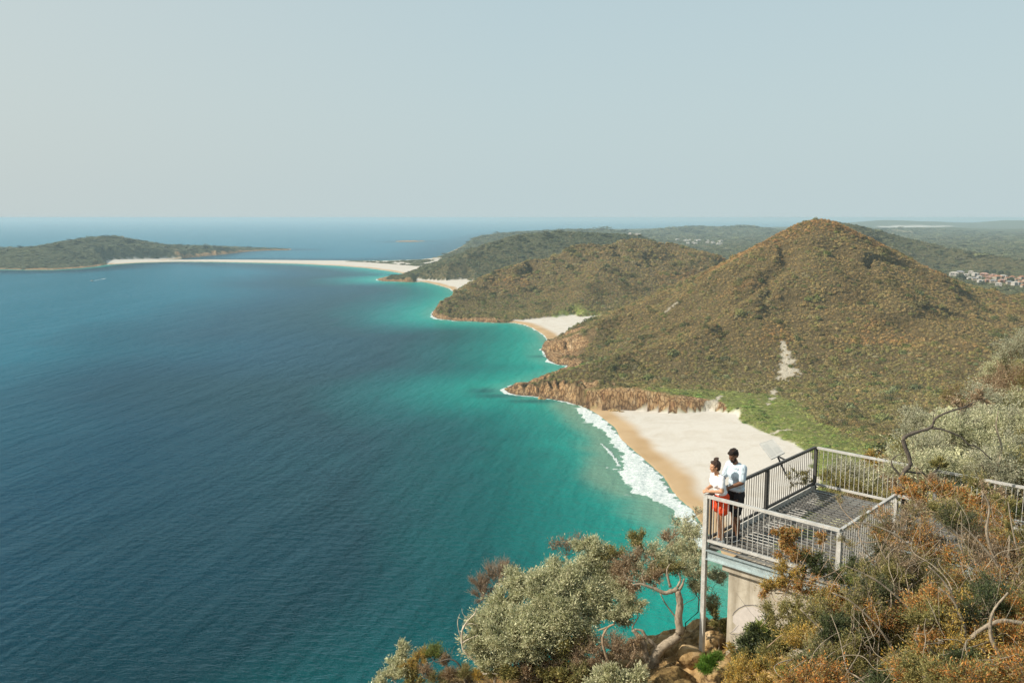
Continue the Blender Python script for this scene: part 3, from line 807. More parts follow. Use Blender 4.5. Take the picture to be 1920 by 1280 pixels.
# handrails: each run its own part
def run(a0, b0, a1, b1, mat, posts, n_bal, end_posts=True, w=0.06):
    A = np.array([a0, b0]); Bq = np.array([a1, b1]); d = (Bq - A); ln = np.linalg.norm(d); d = d / ln
    q = lambda s, z: PF(A[0] + d[0] * s, A[1] + d[1] * s, z)
    m = MB(); m.bar(q(0, -0.03), q(ln, -0.03), w, 0.05); pb(m, "handrail", mat)
    m = MB(); m.bar(q(0, -0.92), q(ln, -0.92), 0.045, 0.05); pb(m, "bottom_rail", mat)
    for s in posts:
        m = MB(); m.bar(q(s, -0.058), q(s, DK - 0.04), 0.07, 0.07, up=tuple(e1)); m.bar(q(s, DK + 0.005), q(s, DK + 0.018), 0.13, 0.13, up=tuple(e1)); pb(m, "post", mat)
    for k in range(n_bal):
        s = (k + 0.5) * ln / n_bal
        if any(abs(s - p) < 0.05 for p in posts): continue
        m = MB(); m.tube([q(s, -0.06), q(s, -0.892)], 0.0075, 6, False); pb(m, "baluster", m_bal if mat is m_steel else m_dark)
run(0.0, 0.0, WA, 0.0, m_steel, [WA], 25, w=0.075)
run(0.0, 0.05, 0.0, WB, m_dark, [WB * 0.5, WB], 48)  # rail seen from its unlit side, shade carried by the dark steel
run(0.05, WB, WX, WB, m_steel, [WA * 1.0, WA + 2.6], 72)
run(WA, 0.05, WA, CB, m_steel, [CB], 24)
run(WA + 0.05, CB, WX, CB, m_steel, [WA + 1.3, WA + 2.6], 40)
# tall front support carrying the seaward corner
m = MB(); m.bar(PF(0, 0, -0.002), PF(0, 0, -4.6), 0.085, 0.085, up=tuple(e1)); pb(m, "support_post", m_steel)
m = MB(); m.bar(PF(0.09, 0.04, -0.06), PF(0.09, 0.04, -0.9), 0.05, 0.02, up=tuple(e1)); pb(m, "bracket", m_dark)
# grating: bearing bars across, thin rods the other way
def grate(a0, a1, b0, b1):
    m = MB()
    n = int((b1 - b0) / 0.15)
    for i in range(n + 1):
        b_ = b0 + (b1 - b0) * i / n
        m.bar(PF(a0, b_, DK - 0.018), PF(a1, b_, DK - 0.018), 0.044, 0.03)
    n = int((a1 - a0) / 0.20)
    for i in range(n + 1):
        a_ = a0 + (a1 - a0) * i / n
        m.bar(PF(a_, b0, DK + 0.001), PF(a_, b1, DK + 0.001), 0.010, 0.006)
    return m
m1 = grate(0.05, WA - 0.03, 0.06, WB - 0.06); pb(m1, "deck_grating", m_grate)
m2 = grate(WA + 0.0, WX, CB + 0.06, WB - 0.06); pb(m2, "walkway_grating", m_grate)
# kick plates and edge beams
m = MB(); m.bar(PF(0.055, 0.05, DK + 0.03), PF(0.055, WB - 0.05, DK + 0.03), 0.012, 0.11); pb(m, "kick_plate", m_steel)
def channel(pa, pb_, hgt, zc, out):
    m = MB(); o = np.array(out)
    m.bar(pa + UPZ * zc, pb_ + UPZ * zc, 0.012, hgt)
    m.bar(pa + UPZ * (zc + hgt / 2 - 0.006) + o * 0.035, pb_ + UPZ * (zc + hgt / 2 - 0.006) + o * 0.035, 0.07, 0.011)
    m.bar(pa + UPZ * (zc - hgt / 2 + 0.006) + o * 0.035, pb_ + UPZ * (zc - hgt / 2 + 0.006) + o * 0.035, 0.07, 0.011)
    return m
pb(channel(PF(0.05, 0.0, 0), PF(WA, 0.0, 0), 0.19, DK - 0.17, -e2), "edge_beam", m_beam)
pb(channel(PF(0.0, 0.05, 0), PF(0.0, WB, 0), 0.19, DK - 0.17, -e1), "edge_beam", m_beam)
pb(channel(PF(0.0, WB, 0), PF(WX, WB, 0), 0.19, DK - 0.17, e2), "edge_beam", m_beam)
pb(channel(PF(WA, CB, 0), PF(WX, CB, 0), 0.19, DK - 0.17, -e2), "edge_beam", m_beam)
pb(channel(PF(WA, 0, 0), PF(WA, CB, 0), 0.19, DK - 0.17, e1), "edge_beam", m_beam)
for k in range(4):
    m = MB(); m.bar(PF(0.06, 0.9 + k * 1.05, DK - 0.16), PF(WA - 0.06, 0.9 + k * 1.05, DK - 0.16), 0.06, 0.14); pb(m, "cross_beam", m_dark)
for k in range(4):
    m = MB(); m.bar(PF(WA + 0.7 + k * 1.2, CB + 0.08, DK - 0.16), PF(WA + 0.7 + k * 1.2, WB - 0.08, DK - 0.16), 0.06, 0.14); pb(m, "cross_beam", m_dark)

# concrete pier below the deck
m_conc, t, b = new_mat("pale_concrete")
tc = N(t, "ShaderNodeTexCoord"); n = noise_node(t, 1.6, 7, 0.68, tc.outputs["Object"]); n2 = noise_node(t, 14, 6, 0.7, tc.outputs["Object"])
mps = N(t, "ShaderNodeMapping"); mps.inputs["Scale"].default_value = (5, 5, 0.7); L(t, tc.outputs["Object"], mps.inputs[0])
n3_ = noise_node(t, 1.0, 5, 0.6, mps.outputs[0])
r = ramp(t, n.outputs["Fac"], [(0.3, (0.30, 0.26, 0.20)), (0.5, (0.44, 0.395, 0.32)), (0.7, (0.52, 0.48, 0.41))])
r2 = ramp(t, n3_.outputs["Fac"], [(0.35, (0.50, 0.47, 0.42)), (0.6, (1, 1, 1))])
L(t, mixc(t, 0.8, r.outputs[0], r2.outputs[0], 'MULTIPLY'), b.inputs["Base Color"]); b.inputs["Roughness"].default_value = 0.9
bp = N(t, "ShaderNodeBump"); bp.inputs["Strength"].default_value = 0.35; bp.inputs["Distance"].default_value = 0.01
L(t, n2.outputs["Fac"], bp.inputs["Height"]); L(t, bp.outputs[0], b.inputs["Normal"])
P0 = rel(1354, 1055, ZR + DK - 0.27)
pier = empty("concrete_pier", P0 - UPZ * 2.6)
tag(pier, "square pale concrete pier with faded eye graffiti under the lookout platform", "pier")
OR = P0 - UPZ * 2.6
def boxpf(mb, a0, a1, b0, b1, z0, z1):
    c = lambda a, b_, z: P0 + e1 * a + e2 * b_ + UPZ * z
    vs = [c(a0, b0, z0), c(a1, b0, z0), c(a1, b1, z0), c(a0, b1, z0), c(a0, b0, z1), c(a1, b0, z1), c(a1, b1, z1), c(a0, b1, z1)]
    mb.add(vs, [(0, 3, 2, 1), (4, 5, 6, 7), (0, 1, 5, 4), (1, 2, 6, 5), (2, 3, 7, 6), (3, 0, 4, 7)])
def bevel(o, wdt, seg=2):
    bm_ = o.modifiers.new("bevel", 'BEVEL'); bm_.width = wdt; bm_.segments = seg
m = MB(); boxpf(m, 0.09, 2.1, 0.10, 1.2, -2.9, -0.15); o = m.build("shaft", m_conc, pier, OR); bevel(o, 0.02)
m = MB(); boxpf(m, 0.0, 2.2, 0.0, 1.3, -0.148, 0.0); o = m.build("cap", m_conc, pier, OR); bevel(o, 0.015)
# faded graffiti eye: thin painted strokes a few mm proud of the concrete
m_paint = simple_mat("faded_paint", (0.13, 0.12, 0.125), 0.9, var=0.25, scale=30)
m_pwash = simple_mat("white_wash_paint", (0.47, 0.43, 0.40), 0.9, var=0.1, scale=12)
def face_pt(u, v, off):                      # pixel -> point on the front face of the shaft
    n_ = np.array([e1[1], -e1[0], 0]); n_ /= np.linalg.norm(n_)
    q0 = P0 + e2 * 0.10 + e1 * 0.1 + n_ * off; r_ = ray(u, v); o0 = CAMZ
    return o0 + r_ * (((q0 - o0) @ n_) / (r_ @ n_))
g = MB()
Z3 = lambda x, y: (1280 + x / 4.268, 980 + y / 4.268)
strokes = [([(398, 742), (412, 715), (450, 682), (500, 658), (560, 655), (605, 668)], 7), ([(372, 878), (395, 890), (440, 894), (480, 880), (520, 862), (580, 850)], 6),
           ([(380, 880), (410, 860), (450, 815)], 4), ([(498, 870), (490, 900), (498, 935), (505, 955)], 6), ([(400, 900), (440, 930), (480, 965)], 4),
           ([(540, 866), (535, 900), (540, 930)], 8), ([(430, 560), (480, 630), (540, 710), (620, 800)], 2.2), ([(385, 905), (420, 950), (450, 985)], 3)]
for pts, wd in strokes:
    pp = []
    for i in range(len(pts) - 1):
        for k in range(4):
            s = k / 4; pp.append((pts[i][0] * (1 - s) + pts[i + 1][0] * s, pts[i][1] * (1 - s) + pts[i + 1][1] * s))
    pp.append(pts[-1]); pp = np.array(pp, float)
    dd = np.gradient(pp, axis=0); nn_ = np.stack([-dd[:, 1], dd[:, 0]], 1); nn_ /= np.linalg.norm(nn_, axis=1)[:, None]
    wv = wd * 0.5 * (0.35 + 0.65 * np.sin(np.linspace(0.1, 3.0, len(pp))))[:, None]
    Lp, Rp = pp + nn_ * wv, pp - nn_ * wv
    vs = [face_pt(*Z3(*q), 0.004) for q in Lp] + [face_pt(*Z3(*q), 0.004) for q in Rp]; k = len(pp)
    g.add(vs, [(i, i + 1, k + i + 1, k + i) for i in range(k - 1)])
g.build("graffiti_line", m_paint, pier, OR)
g = MB(); pts = [(405, 742), (450, 700), (500, 672), (560, 668), (610, 690), (690, 750), (660, 800), (600, 842), (520, 850), (440, 880), (390, 872), (430, 820), (400, 790)]
vs = [face_pt(*Z3(*q), 0.002) for q in pts]; cc = np.mean(vs, 0); g.add([cc] + vs, [(0, i + 1, (i + 1) % len(pts) + 1) for i in range(len(pts))])
g.build("graffiti_wash", m_pwash, pier, OR)

# information panel on the seaward rail
m_panel = simple_mat("panel_face", (0.50, 0.47, 0.42), 0.35, var=0.06, scale=9)
m_print = simple_mat("panel_print", (0.34, 0.36, 0.34), 0.5, var=0.3, scale=25)
sg = [rel(1446, 861, ZR + 0.03), rel(1471, 849, ZR + 0.03), rel(1449, 824, ZR + 0.10), rel(1424, 832, ZR + 0.10)]
so = np.mean(sg, 0)
sign = empty("information_sign", so)
tag(sign, "tilted pale grey information panel fixed outside the left rail of the platform", "sign")
nrm = np.cross(sg[1] - sg[0], sg[3] - sg[0]); nrm /= np.linalg.norm(nrm)
m = MB(); a_ = [p + nrm * 0.008 for p in sg]; b_ = [p - nrm * 0.008 for p in sg]
m.add(a_ + b_, [(0, 1, 2, 3), (7, 6, 5, 4), (0, 4, 5, 1), (1, 5, 6, 2), (2, 6, 7, 3), (3, 7, 4, 0)]); m.build("panel", m_panel, sign, so)
m = MB(); lerp = lambda s, t_: (sg[0] * (1 - s) + sg[1] * s) * (1 - t_) + (sg[3] * (1 - s) + sg[2] * s) * t_ + nrm * 0.011
m.add([lerp(.08, .1), lerp(.45, .1), lerp(.45, .85), lerp(.08, .85)], [(0, 1, 2, 3)])
m.add([lerp(.53, .15), lerp(.92, .15), lerp(.92, .5), lerp(.53, .5)], [(0, 1, 2, 3)])
m.build("printed_picture", simple_mat("print_pale", (0.44, 0.42, 0.38), 0.4, var=0.12, scale=14), sign, so)
m = MB()
for i, j in ((0, 1), (1, 2), (2, 3), (3, 0)): m.bar(sg[i], sg[j], 0.012, 0.02)
m.build("frame", m_steel, sign, so)
m = MB(); mid = (sg[0] + sg[1]) / 2
qq = PL + e2 * float((mid - PL) @ e2)
m.bar(mid, np.array([qq[0], qq[1], H + ZR - 0.03]), 0.04, 0.03); m.bar(mid - UPZ * 0.02, np.array([qq[0], qq[1], H + ZR - 0.35]), 0.03, 0.03)
m.build("bracket", m_dark, sign, so)

# ------------------------------------------------------------------ people
import bmesh
def cone_cap(bm, p0, r0, p1, r1, n=12, sx=1.0):
    """tapered capsule"""
    p0 = Vector(p0); p1 = Vector(p1); d = p1 - p0; ln = max(d.length, 1e-5); q = d.to_track_quat('Z', 'Y')
    rings = []
    prof = [(-r0, 0.02)] + [(-r0 * math.cos(a), r0 * math.sin(a)) for a in (0.5, 1.0, 1.57)] + [(ln + r1 * math.cos(a), r1 * math.sin(a)) for a in (1.57, 1.0, 0.5)] + [(ln + r1, 0.0005)]
    prof[0] = (-r0, 0.0005)
    for z, r in prof:
        rings.append([bm.verts.new(p0 + q @ Vector((r * math.cos(2 * math.pi * k / n) * sx, r * math.sin(2 * math.pi * k / n), z))) for k in range(n)])
    for i in range(len(rings) - 1):
        for k in range(n):
            bm.faces.new((rings[i][k], rings[i][(k + 1) % n], rings[i + 1][(k + 1) % n], rings[i + 1][k]))
    bm.faces.new(rings[0][::-1]); bm.faces.new(rings[-1])
def ell(bm, c, r, rot=(0, 0, 0)):
    from mathutils import Euler
    M_ = Matrix.Translation(c) @ Euler(rot).to_matrix().to_4x4() @ Matrix.Diagonal((*r, 1))
    bmesh.ops.create_uvsphere(bm, u_segments=20, v_segments=12, radius=1.0, matrix=M_)
def fuse(name, shapes, mat, parent, voxel, smooth_it=6, noise=0.0, nsc=0.05, fold=0.0):
    bm = bmesh.new()
    for s in shapes:
        if s[0] == 'c': cone_cap(bm, *s[1:])
        else: ell(bm, *s[1:])
    me = bpy.data.meshes.new(name); bm.to_mesh(me); bm.free()
    o = bpy.data.objects.new(name, me); COL.objects.link(o)
    r = o.modifiers.new("r", 'REMESH'); r.mode = 'VOXEL'; r.voxel_size = voxel
    sm = o.modifiers.new("s", 'SMOOTH'); sm.iterations = smooth_it; sm.factor = 0.5
    dg = bpy.context.evaluated_depsgraph_get()
    me2 = bpy.data.meshes.new_from_object(o.evaluated_get(dg)); o.modifiers.clear(); o.data = me2
    n = len(me2.vertices); co = np.empty(n * 3, np.float32); me2.vertices.foreach_get("co", co); co = co.reshape(-1, 3)
    if noise or fold:
        nr_ = np.empty(n * 3, np.float32); me2.vertices.foreach_get("normal", nr_); nr_ = nr_.reshape(-1, 3)
        d = noise * (fbm(co[:, 0] + co[:, 2] * 0.7, co[:, 1] - co[:, 2] * 0.6, nsc, 3, 3))
        if fold: d = d + fold * np.sin((co[:, 2] * 1.0 + 0.5 * fbm(co[:, 0], co[:, 1], 0.15, 2, 9)) * 46 + 14 * fbm(co[:, 0] + 3, co[:, 1] + co[:, 2], 0.22, 2, 5))
        co = co + nr_ * d[:, None]; me2.vertices.foreach_set("co", co.astype(np.float32).ravel())
    me2.polygons.foreach_set("use_smooth", np.ones(len(me2.polygons), bool))
    me2.materials.clear(); me2.materials.append(mat)
    o.parent = parent
    return o
def skin_mat(name, c):
    m, t, b = new_mat(name); tc = N(t, "ShaderNodeTexCoord"); n = noise_node(t, 18, 4, 0.6, tc.outputs["Object"])
    r = ramp(t, n.outputs["Fac"], [(0.3, tuple(x * 0.86 for x in c)), (0.7, tuple(x * 1.1 for x in c))]); L(t, r.outputs[0], b.inputs["Base Color"])
    b.inputs["Roughness"].default_value = 0.5; b.inputs["Subsurface Weight"].default_value = 0.08; b.inputs["Subsurface Radius"].default_value = (0.01, 0.004, 0.002)
    return m
m_skw = skin_mat("tan_skin", (0.52, 0.27, 0.155)); m_skm = skin_mat("brown_skin", (0.20, 0.095, 0.052))
m_tee = simple_mat("white_cotton", (0.78, 0.78, 0.80), 0.9, var=0.04, scale=20, bump=0.2)
m_tee2 = simple_mat("pale_blue_cotton", (0.50, 0.585, 0.65), 0.9, var=0.05, scale=20, bump=0.2)
m_red = simple_mat("red_orange_cloth", (0.74, 0.065, 0.012), 0.8, var=0.08, scale=16)
m_blk = simple_mat("black_cloth", (0.018, 0.018, 0.021), 0.85, var=0.2, scale=16)
m_hair = simple_mat("dark_brown_hair", (0.045, 0.022, 0.013), 0.55, var=0.4, scale=60, bump=0.6)
m_hair2 = simple_mat("black_curly_hair", (0.022, 0.012, 0.008), 0.6, var=0.4, scale=80, bump=0.8)
m_shoe = simple_mat("white_shoe", (0.72, 0.70, 0.66), 0.6, var=0.05); m_shoe2 = simple_mat("dark_shoe", (0.03, 0.03, 0.034), 0.6, var=0.2)
m_eye = simple_mat("eye_dark", (0.03, 0.02, 0.015), 0.2, var=0.1); m_lip = simple_mat("lips", (0.36, 0.12, 0.09), 0.5, var=0.05)

def hand(sh, w, dirv, palmn, side, s=1.0, curl=0.9):
    """w wrist, dirv pointing direction, palmn palm normal; side +1/-1 where the thumb leaves"""
    d = Vector(dirv).normalized(); pn = Vector(palmn).normalized(); sv = d.cross(pn).normalized() * side
    w = Vector(w)
    pc = w + d * 0.045 * s
    for k in (-1.5, -0.5, 0.5, 1.5):
        sh.append(('c', w + sv * k * 0.009 * s, 0.014 * s, w + d * 0.082 * s + sv * k * 0.019 * s, 0.0105 * s))
    for k, ln in zip((-1.5, -0.5, 0.5, 1.5), (0.062, 0.076, 0.080, 0.072)):
        a = w + d * 0.086 * s + sv * k * 0.0195 * s
        t_ = curl; l_ = ln * s * 0.45
        b_ = a + (d * math.cos(t_ * 0.6) + pn * math.sin(t_ * 0.6)) * l_
        c_ = b_ + (d * math.cos(t_ * 1.5) + pn * math.sin(t_ * 1.5)) * l_ * 0.75
        e_ = c_ + (d * math.cos(t_ * 2.1) + pn * math.sin(t_ * 2.1)) * l_ * 0.5
        sh += [('c', a, 0.009 * s, b_, 0.0082 * s), ('c', b_, 0.0082 * s, c_, 0.0075 * s), ('c', c_, 0.0075 * s, e_, 0.0066 * s)]
    a = w + d * 0.02 * s + sv * 0.026 * s; b_ = a + (d * 0.6 + sv * 0.75 + pn * 0.2).normalized() * 0.038 * s; c_ = b_ + (d * 0.9 + sv * 0.25 + pn * 0.4).normalized() * 0.030 * s
    sh += [('c', a, 0.013 * s, b_, 0.0105 * s), ('c', b_, 0.0105 * s, c_, 0.008 * s)]

def head_shapes(c, s, yaw, pit):
    """head oriented along its own forward; returns shapes and a transform function"""
    Rm = Matrix.Rotation(yaw, 3, 'Z') @ Matrix.Rotation(pit, 3, 'Y')
    c = Vector(c)
    def T(x, y, z): return c + Rm @ (Vector((x, y, z)) * s)
    eu = Rm.to_euler()
    rt = tuple(eu)
    sh = [('e', T(-0.012, 0, 0.022), (0.094 * s, 0.077 * s, 0.098 * s), rt), ('e', T(0.022, 0, -0.028), (0.066 * s, 0.060 * s, 0.078 * s), rt),
          ('e', T(0.045, 0, -0.085), (0.034 * s, 0.034 * s, 0.026 * s), rt), ('e', T(0.066, 0, 0.030), (0.022 * s, 0.050 * s, 0.014 * s), rt),
          ('c', T(0.078, 0, 0.016), 0.009 * s, T(0.101, 0, -0.020), 0.012 * s), ('e', T(0.089, 0.011, -0.024), (0.010 * s, 0.009 * s, 0.008 * s), rt), ('e', T(0.089, -0.011, -0.024), (0.010 * s, 0.009 * s, 0.008 * s), rt),
          ('e', T(0.060, 0.036, -0.018), (0.022 * s, 0.020 * s, 0.020 * s), rt), ('e', T(0.060, -0.036, -0.018), (0.022 * s, 0.020 * s, 0.020 * s), rt),
          ('e', T(0.078, 0, -0.050), (0.013 * s, 0.024 * s, 0.006 * s), rt), ('e', T(0.076, 0, -0.060), (0.013 * s, 0.021 * s, 0.006 * s), rt),
          ('e', T(-0.004, 0.078, -0.006), (0.019 * s, 0.008 * s, 0.031 * s), rt), ('e', T(-0.004, -0.078, -0.006), (0.019 * s, 0.008 * s, 0.031 * s), rt)]
    return sh, T, rt

def person(name, label, org, rz, s, J, skin, parts):
    root = empty(name, org, rz); tag(root, label, "person")
    return root

# --- woman: leaning on the corner rail, looking out to sea
wpos = PL + e1 * 0.14 + e2 * 0.30 + UPZ * (DK)
W = empty("person", wpos, R(196)); tag(W, "woman with hair bun, white top and red shorts leaning on the platform corner rail", "person"); W.scale = (1.045,) * 3
sh = []
for y in (1, -1):
    k = (0.02 if y > 0 else -0.03)
    sh += [('c', (-0.02, 0.085 * y, 0.86), 0.088, (0.0 + k, 0.085 * y, 0.66), 0.075), ('c', (k, 0.085 * y, 0.66), 0.075, (0.0 + k, 0.08 * y, 0.475), 0.052),
           ('c', (k, 0.08 * y, 0.475), 0.052, (-0.025 + k, 0.08 * y, 0.34), 0.053), ('c', (-0.025 + k, 0.08 * y, 0.34), 0.053, (-0.03 + k, 0.075 * y, 0.10), 0.034),
           ('c', (-0.04 + k, 0.075 * y, 0.055), 0.036, (0.10 + k, 0.085 * y, 0.035), 0.028)]
sh += [('e', (-0.03, 0, 0.90), (0.115, 0.165, 0.11)), ('e', (0.0, 0, 1.03), (0.092, 0.130, 0.13)), ('e', (0.055, 0, 1.19), (0.098, 0.145, 0.14)), ('e', (0.07, 0, 1.29), (0.078, 0.165, 0.062)),
       ('e', (0.125, 0.06, 1.17), (0.05, 0.055, 0.05)), ('e', (0.125, -0.06, 1.17), (0.05, 0.055, 0.05)), ('c', (0.075, 0, 1.32), 0.053, (0.11, 0, 1.43), 0.046)]
for y in (1, -1):
    sh += [('c', (0.07, 0.155 * y, 1.305), 0.050, (0.085, 0.195 * y, 1.075), 0.038), ('c', (0.085, 0.195 * y, 1.072), 0.039, (0.26, 0.075 * y, 1.055), 0.026)]
hand(sh, (0.265, 0.07, 1.055), (0.75, -0.62, 0.02), (-0.1, -0.5, -0.85), -1, 0.93, 1.0)
hand(sh, (0.265, -0.07, 1.052), (0.80, 0.58, 0.10), (-0.1, 0.4, -0.85), 1, 0.93, 0.9)
hs, T, rt = head_shapes((0.145, 0, 1.505), 0.97, R(4), R(4)); sh += hs
fuse("body", sh, m_skw, W, 0.0065, 4)
fuse("shirt", [('e', (0.0, 0, 1.01), (0.116, 0.158, 0.10)), ('e', (0.02, 0, 1.08), (0.112, 0.152, 0.13)), ('e', (0.06, 0, 1.19), (0.118, 0.160, 0.13)), ('e', (0.066, 0, 1.285), (0.090, 0.176, 0.065)),
               ('e', (0.132, 0.06, 1.17), (0.055, 0.06, 0.055)), ('e', (0.132, -0.06, 1.17), (0.055, 0.06, 0.055)), ('c', (0.055, 0.06, 1.335), 0.035, (0.055, -0.06, 1.335), 0.035),
               ('c', (0.07, 0.15, 1.30), 0.064, (0.078, 0.185, 1.175), 0.058), ('c', (0.07, -0.15, 1.30), 0.064, (0.078, -0.185, 1.175), 0.058)], m_tee, W, 0.008, 5, 0.004, 0.08, 0.0025)
fuse("shorts", [('e', (-0.03, 0, 0.91), (0.132, 0.180, 0.11)), ('c', (-0.025, 0.085, 0.84), 0.108, (0.0, 0.105, 0.685), 0.120), ('c', (-0.025, -0.085, 0.84), 0.115, (-0.02, -0.105, 0.685), 0.120)], m_red, W, 0.008, 4, 0.006, 0.07, 0.002)
bm_h = [('e', T(-0.030, 0, 0.030), (0.100, 0.090, 0.098), rt), ('e', T(-0.052, 0, -0.010), (0.070, 0.082, 0.085), rt), ('e', T(0.010, 0, 0.085), (0.062, 0.066, 0.036), rt), ('e', T(-0.02, 0.045, 0.055), (0.07, 0.04, 0.05), rt),
        ('e', T(-0.045, 0, 0.140), (0.046, 0.046, 0.043), rt), ('e', T(-0.065, 0.012, 0.158), (0.026, 0.026, 0.022), rt), ('e', T(-0.02, -0.01, 0.160), (0.022, 0.024, 0.018), rt)]
fuse("hair", bm_h, m_hair, W, 0.006, 2, 0.010, 0.02)
for y in (1, -1): fuse("eye", [('e', T(0.083, 0.030 * y, 0.006), (0.006, 0.011, 0.006), rt)], m_eye, W, 0.002, 1)
for y in (1, -1):
    k = (0.02 if y > 0 else -0.03)
    fuse("shoe", [('c', (-0.05 + k, 0.075 * y, 0.045), 0.043, (0.115 + k, 0.088 * y, 0.034), 0.033), ('e', (0.03 + k, 0.08 * y, 0.012), (0.13, 0.046, 0.014))], m_shoe, W, 0.007, 2)

# --- man: standing behind her, head bowed towards her, arm forward
mpos = PL + e1 * 0.26 + e2 * 0.73 + UPZ * (DK)
M = empty("person", mpos, R(212)); tag(M, "bearded man in pale blue shirt and black shorts standing behind the woman", "person"); M.scale = (1.02, 0.95, 1.02)
sh = []
for y in (1, -1):
    k = 0.07 if y > 0 else -0.05
    sh += [('c', (0, 0.095 * y, 0.96), 0.095, (0.02 + k, 0.105 * y, 0.70), 0.080), ('c', (0.02 + k, 0.105 * y, 0.70), 0.080, (0.01 + k, 0.11 * y, 0.52), 0.058),
           ('c', (0.01 + k, 0.11 * y, 0.52), 0.058, (-0.02 + k, 0.11 * y, 0.37), 0.060), ('c', (-0.02 + k, 0.11 * y, 0.37), 0.060, (-0.03 + k, 0.105 * y, 0.11), 0.038),
           ('c', (-0.04 + k, 0.105 * y, 0.06), 0.040, (0.13 + k, 0.12 * y, 0.035), 0.032)]
sh += [('e', (0, 0, 1.0), (0.12, 0.165, 0.12)), ('e', (0.01, 0, 1.15), (0.110, 0.155, 0.15)), ('e', (0.03, 0, 1.33), (0.122, 0.185, 0.16)), ('e', (0.03, 0, 1.47), (0.09, 0.205, 0.07)), ('c', (0.035, 0, 1.50), 0.062, (0.085, 0, 1.61), 0.056)]
sh += [('c', (0.03, 0.20, 1.475), 0.062, (0.10, 0.245, 1.225), 0.047), ('c', (0.10, 0.245, 1.22), 0.048, (0.325, 0.13, 1.13), 0.031),
       ('c', (0.03, -0.20, 1.475), 0.062, (0.10, -0.26, 1.22), 0.047), ('c', (0.10, -0.26, 1.215), 0.048, (0.30, -0.20, 1.08), 0.031)]
hand(sh, (0.33, 0.127, 1.128), (0.90, -0.35, -0.2), (0.1, -0.85, -0.4), 1, 1.03, 0.55)
hand(sh, (0.305, -0.198, 1.078), (0.95, 0.1, -0.3), (0, 0.2, -1), -1, 1.03, 0.7)
hs, T, rt = head_shapes((0.125, 0.0, 1.705), 1.06, R(12), R(24)); sh += hs
fuse("body", sh, m_skm, M, 0.0065, 4)
fuse("shirt", [('e', (0.0, 0, 1.03), (0.140, 0.190, 0.10)), ('e', (0.01, 0, 1.15), (0.135, 0.188, 0.15)), ('e', (0.03, 0, 1.33), (0.142, 0.205, 0.16)), ('e', (0.028, 0, 1.47), (0.105, 0.218, 0.072)), ('c', (0.02, 0.08, 1.52), 0.045, (0.02, -0.08, 1.52), 0.045),
               ('c', (0.03, 0.195, 1.475), 0.080, (0.085, 0.235, 1.275), 0.074), ('c', (0.03, -0.195, 1.475), 0.080, (0.085, -0.245, 1.275), 0.074)], m_tee2, M, 0.009, 5, 0.006, 0.09, 0.004)
fuse("shorts", [('e', (0, 0, 0.985), (0.130, 0.180, 0.10)), ('c', (0.0, 0.092, 0.93), 0.112, (0.085, 0.112, 0.585), 0.098), ('c', (0.0, -0.092, 0.93), 0.112, (-0.035, -0.112, 0.585), 0.098)], m_blk, M, 0.009, 4, 0.006, 0.08, 0.002)
fuse("hair", [('e', T(-0.028, 0, 0.044), (0.099, 0.090, 0.093), rt), ('e', T(-0.052, 0, 0.0), (0.068, 0.080, 0.074), rt), ('e', T(0.02, 0, 0.088), (0.074, 0.075, 0.042), rt), ('e', T(0.055, 0.02, 0.085), (0.035, 0.04, 0.03), rt), ('e', T(0.05, -0.03, 0.085), (0.035, 0.035, 0.03), rt)], m_hair2, M, 0.006, 1, 0.020, 0.022)
fuse("beard", [('e', T(0.040, 0, -0.088), (0.052, 0.052, 0.040), rt), ('e', T(0.030, 0.050, -0.055), (0.035, 0.018, 0.045), rt), ('e', T(0.030, -0.050, -0.055), (0.035, 0.018, 0.045), rt), ('c', T(0.084, 0.020, -0.040), 0.007, T(0.084, -0.020, -0.040), 0.007)], m_hair2, M, 0.005, 2, 0.006, 0.015)
for y in (1, -1): fuse("eye", [('e', T(0.083, 0.030 * y, 0.006), (0.006, 0.011, 0.005), rt)], m_eye, M, 0.002, 1)
for y in (1, -1):
    k = 0.07 if y > 0 else -0.05
    fuse("shoe", [('c', (-0.05 + k, 0.105 * y, 0.05), 0.048, (0.15 + k, 0.125 * y, 0.040), 0.038), ('c', (-0.045 + k, 0.105 * y, 0.09), 0.046, (-0.04 + k, 0.105 * y, 0.11), 0.046)], m_shoe2, M, 0.007, 2)
    fuse("sole", [('e', (0.05 + k, 0.115 * y, 0.012), (0.150, 0.054, 0.015))], m_shoe, M, 0.006, 1)
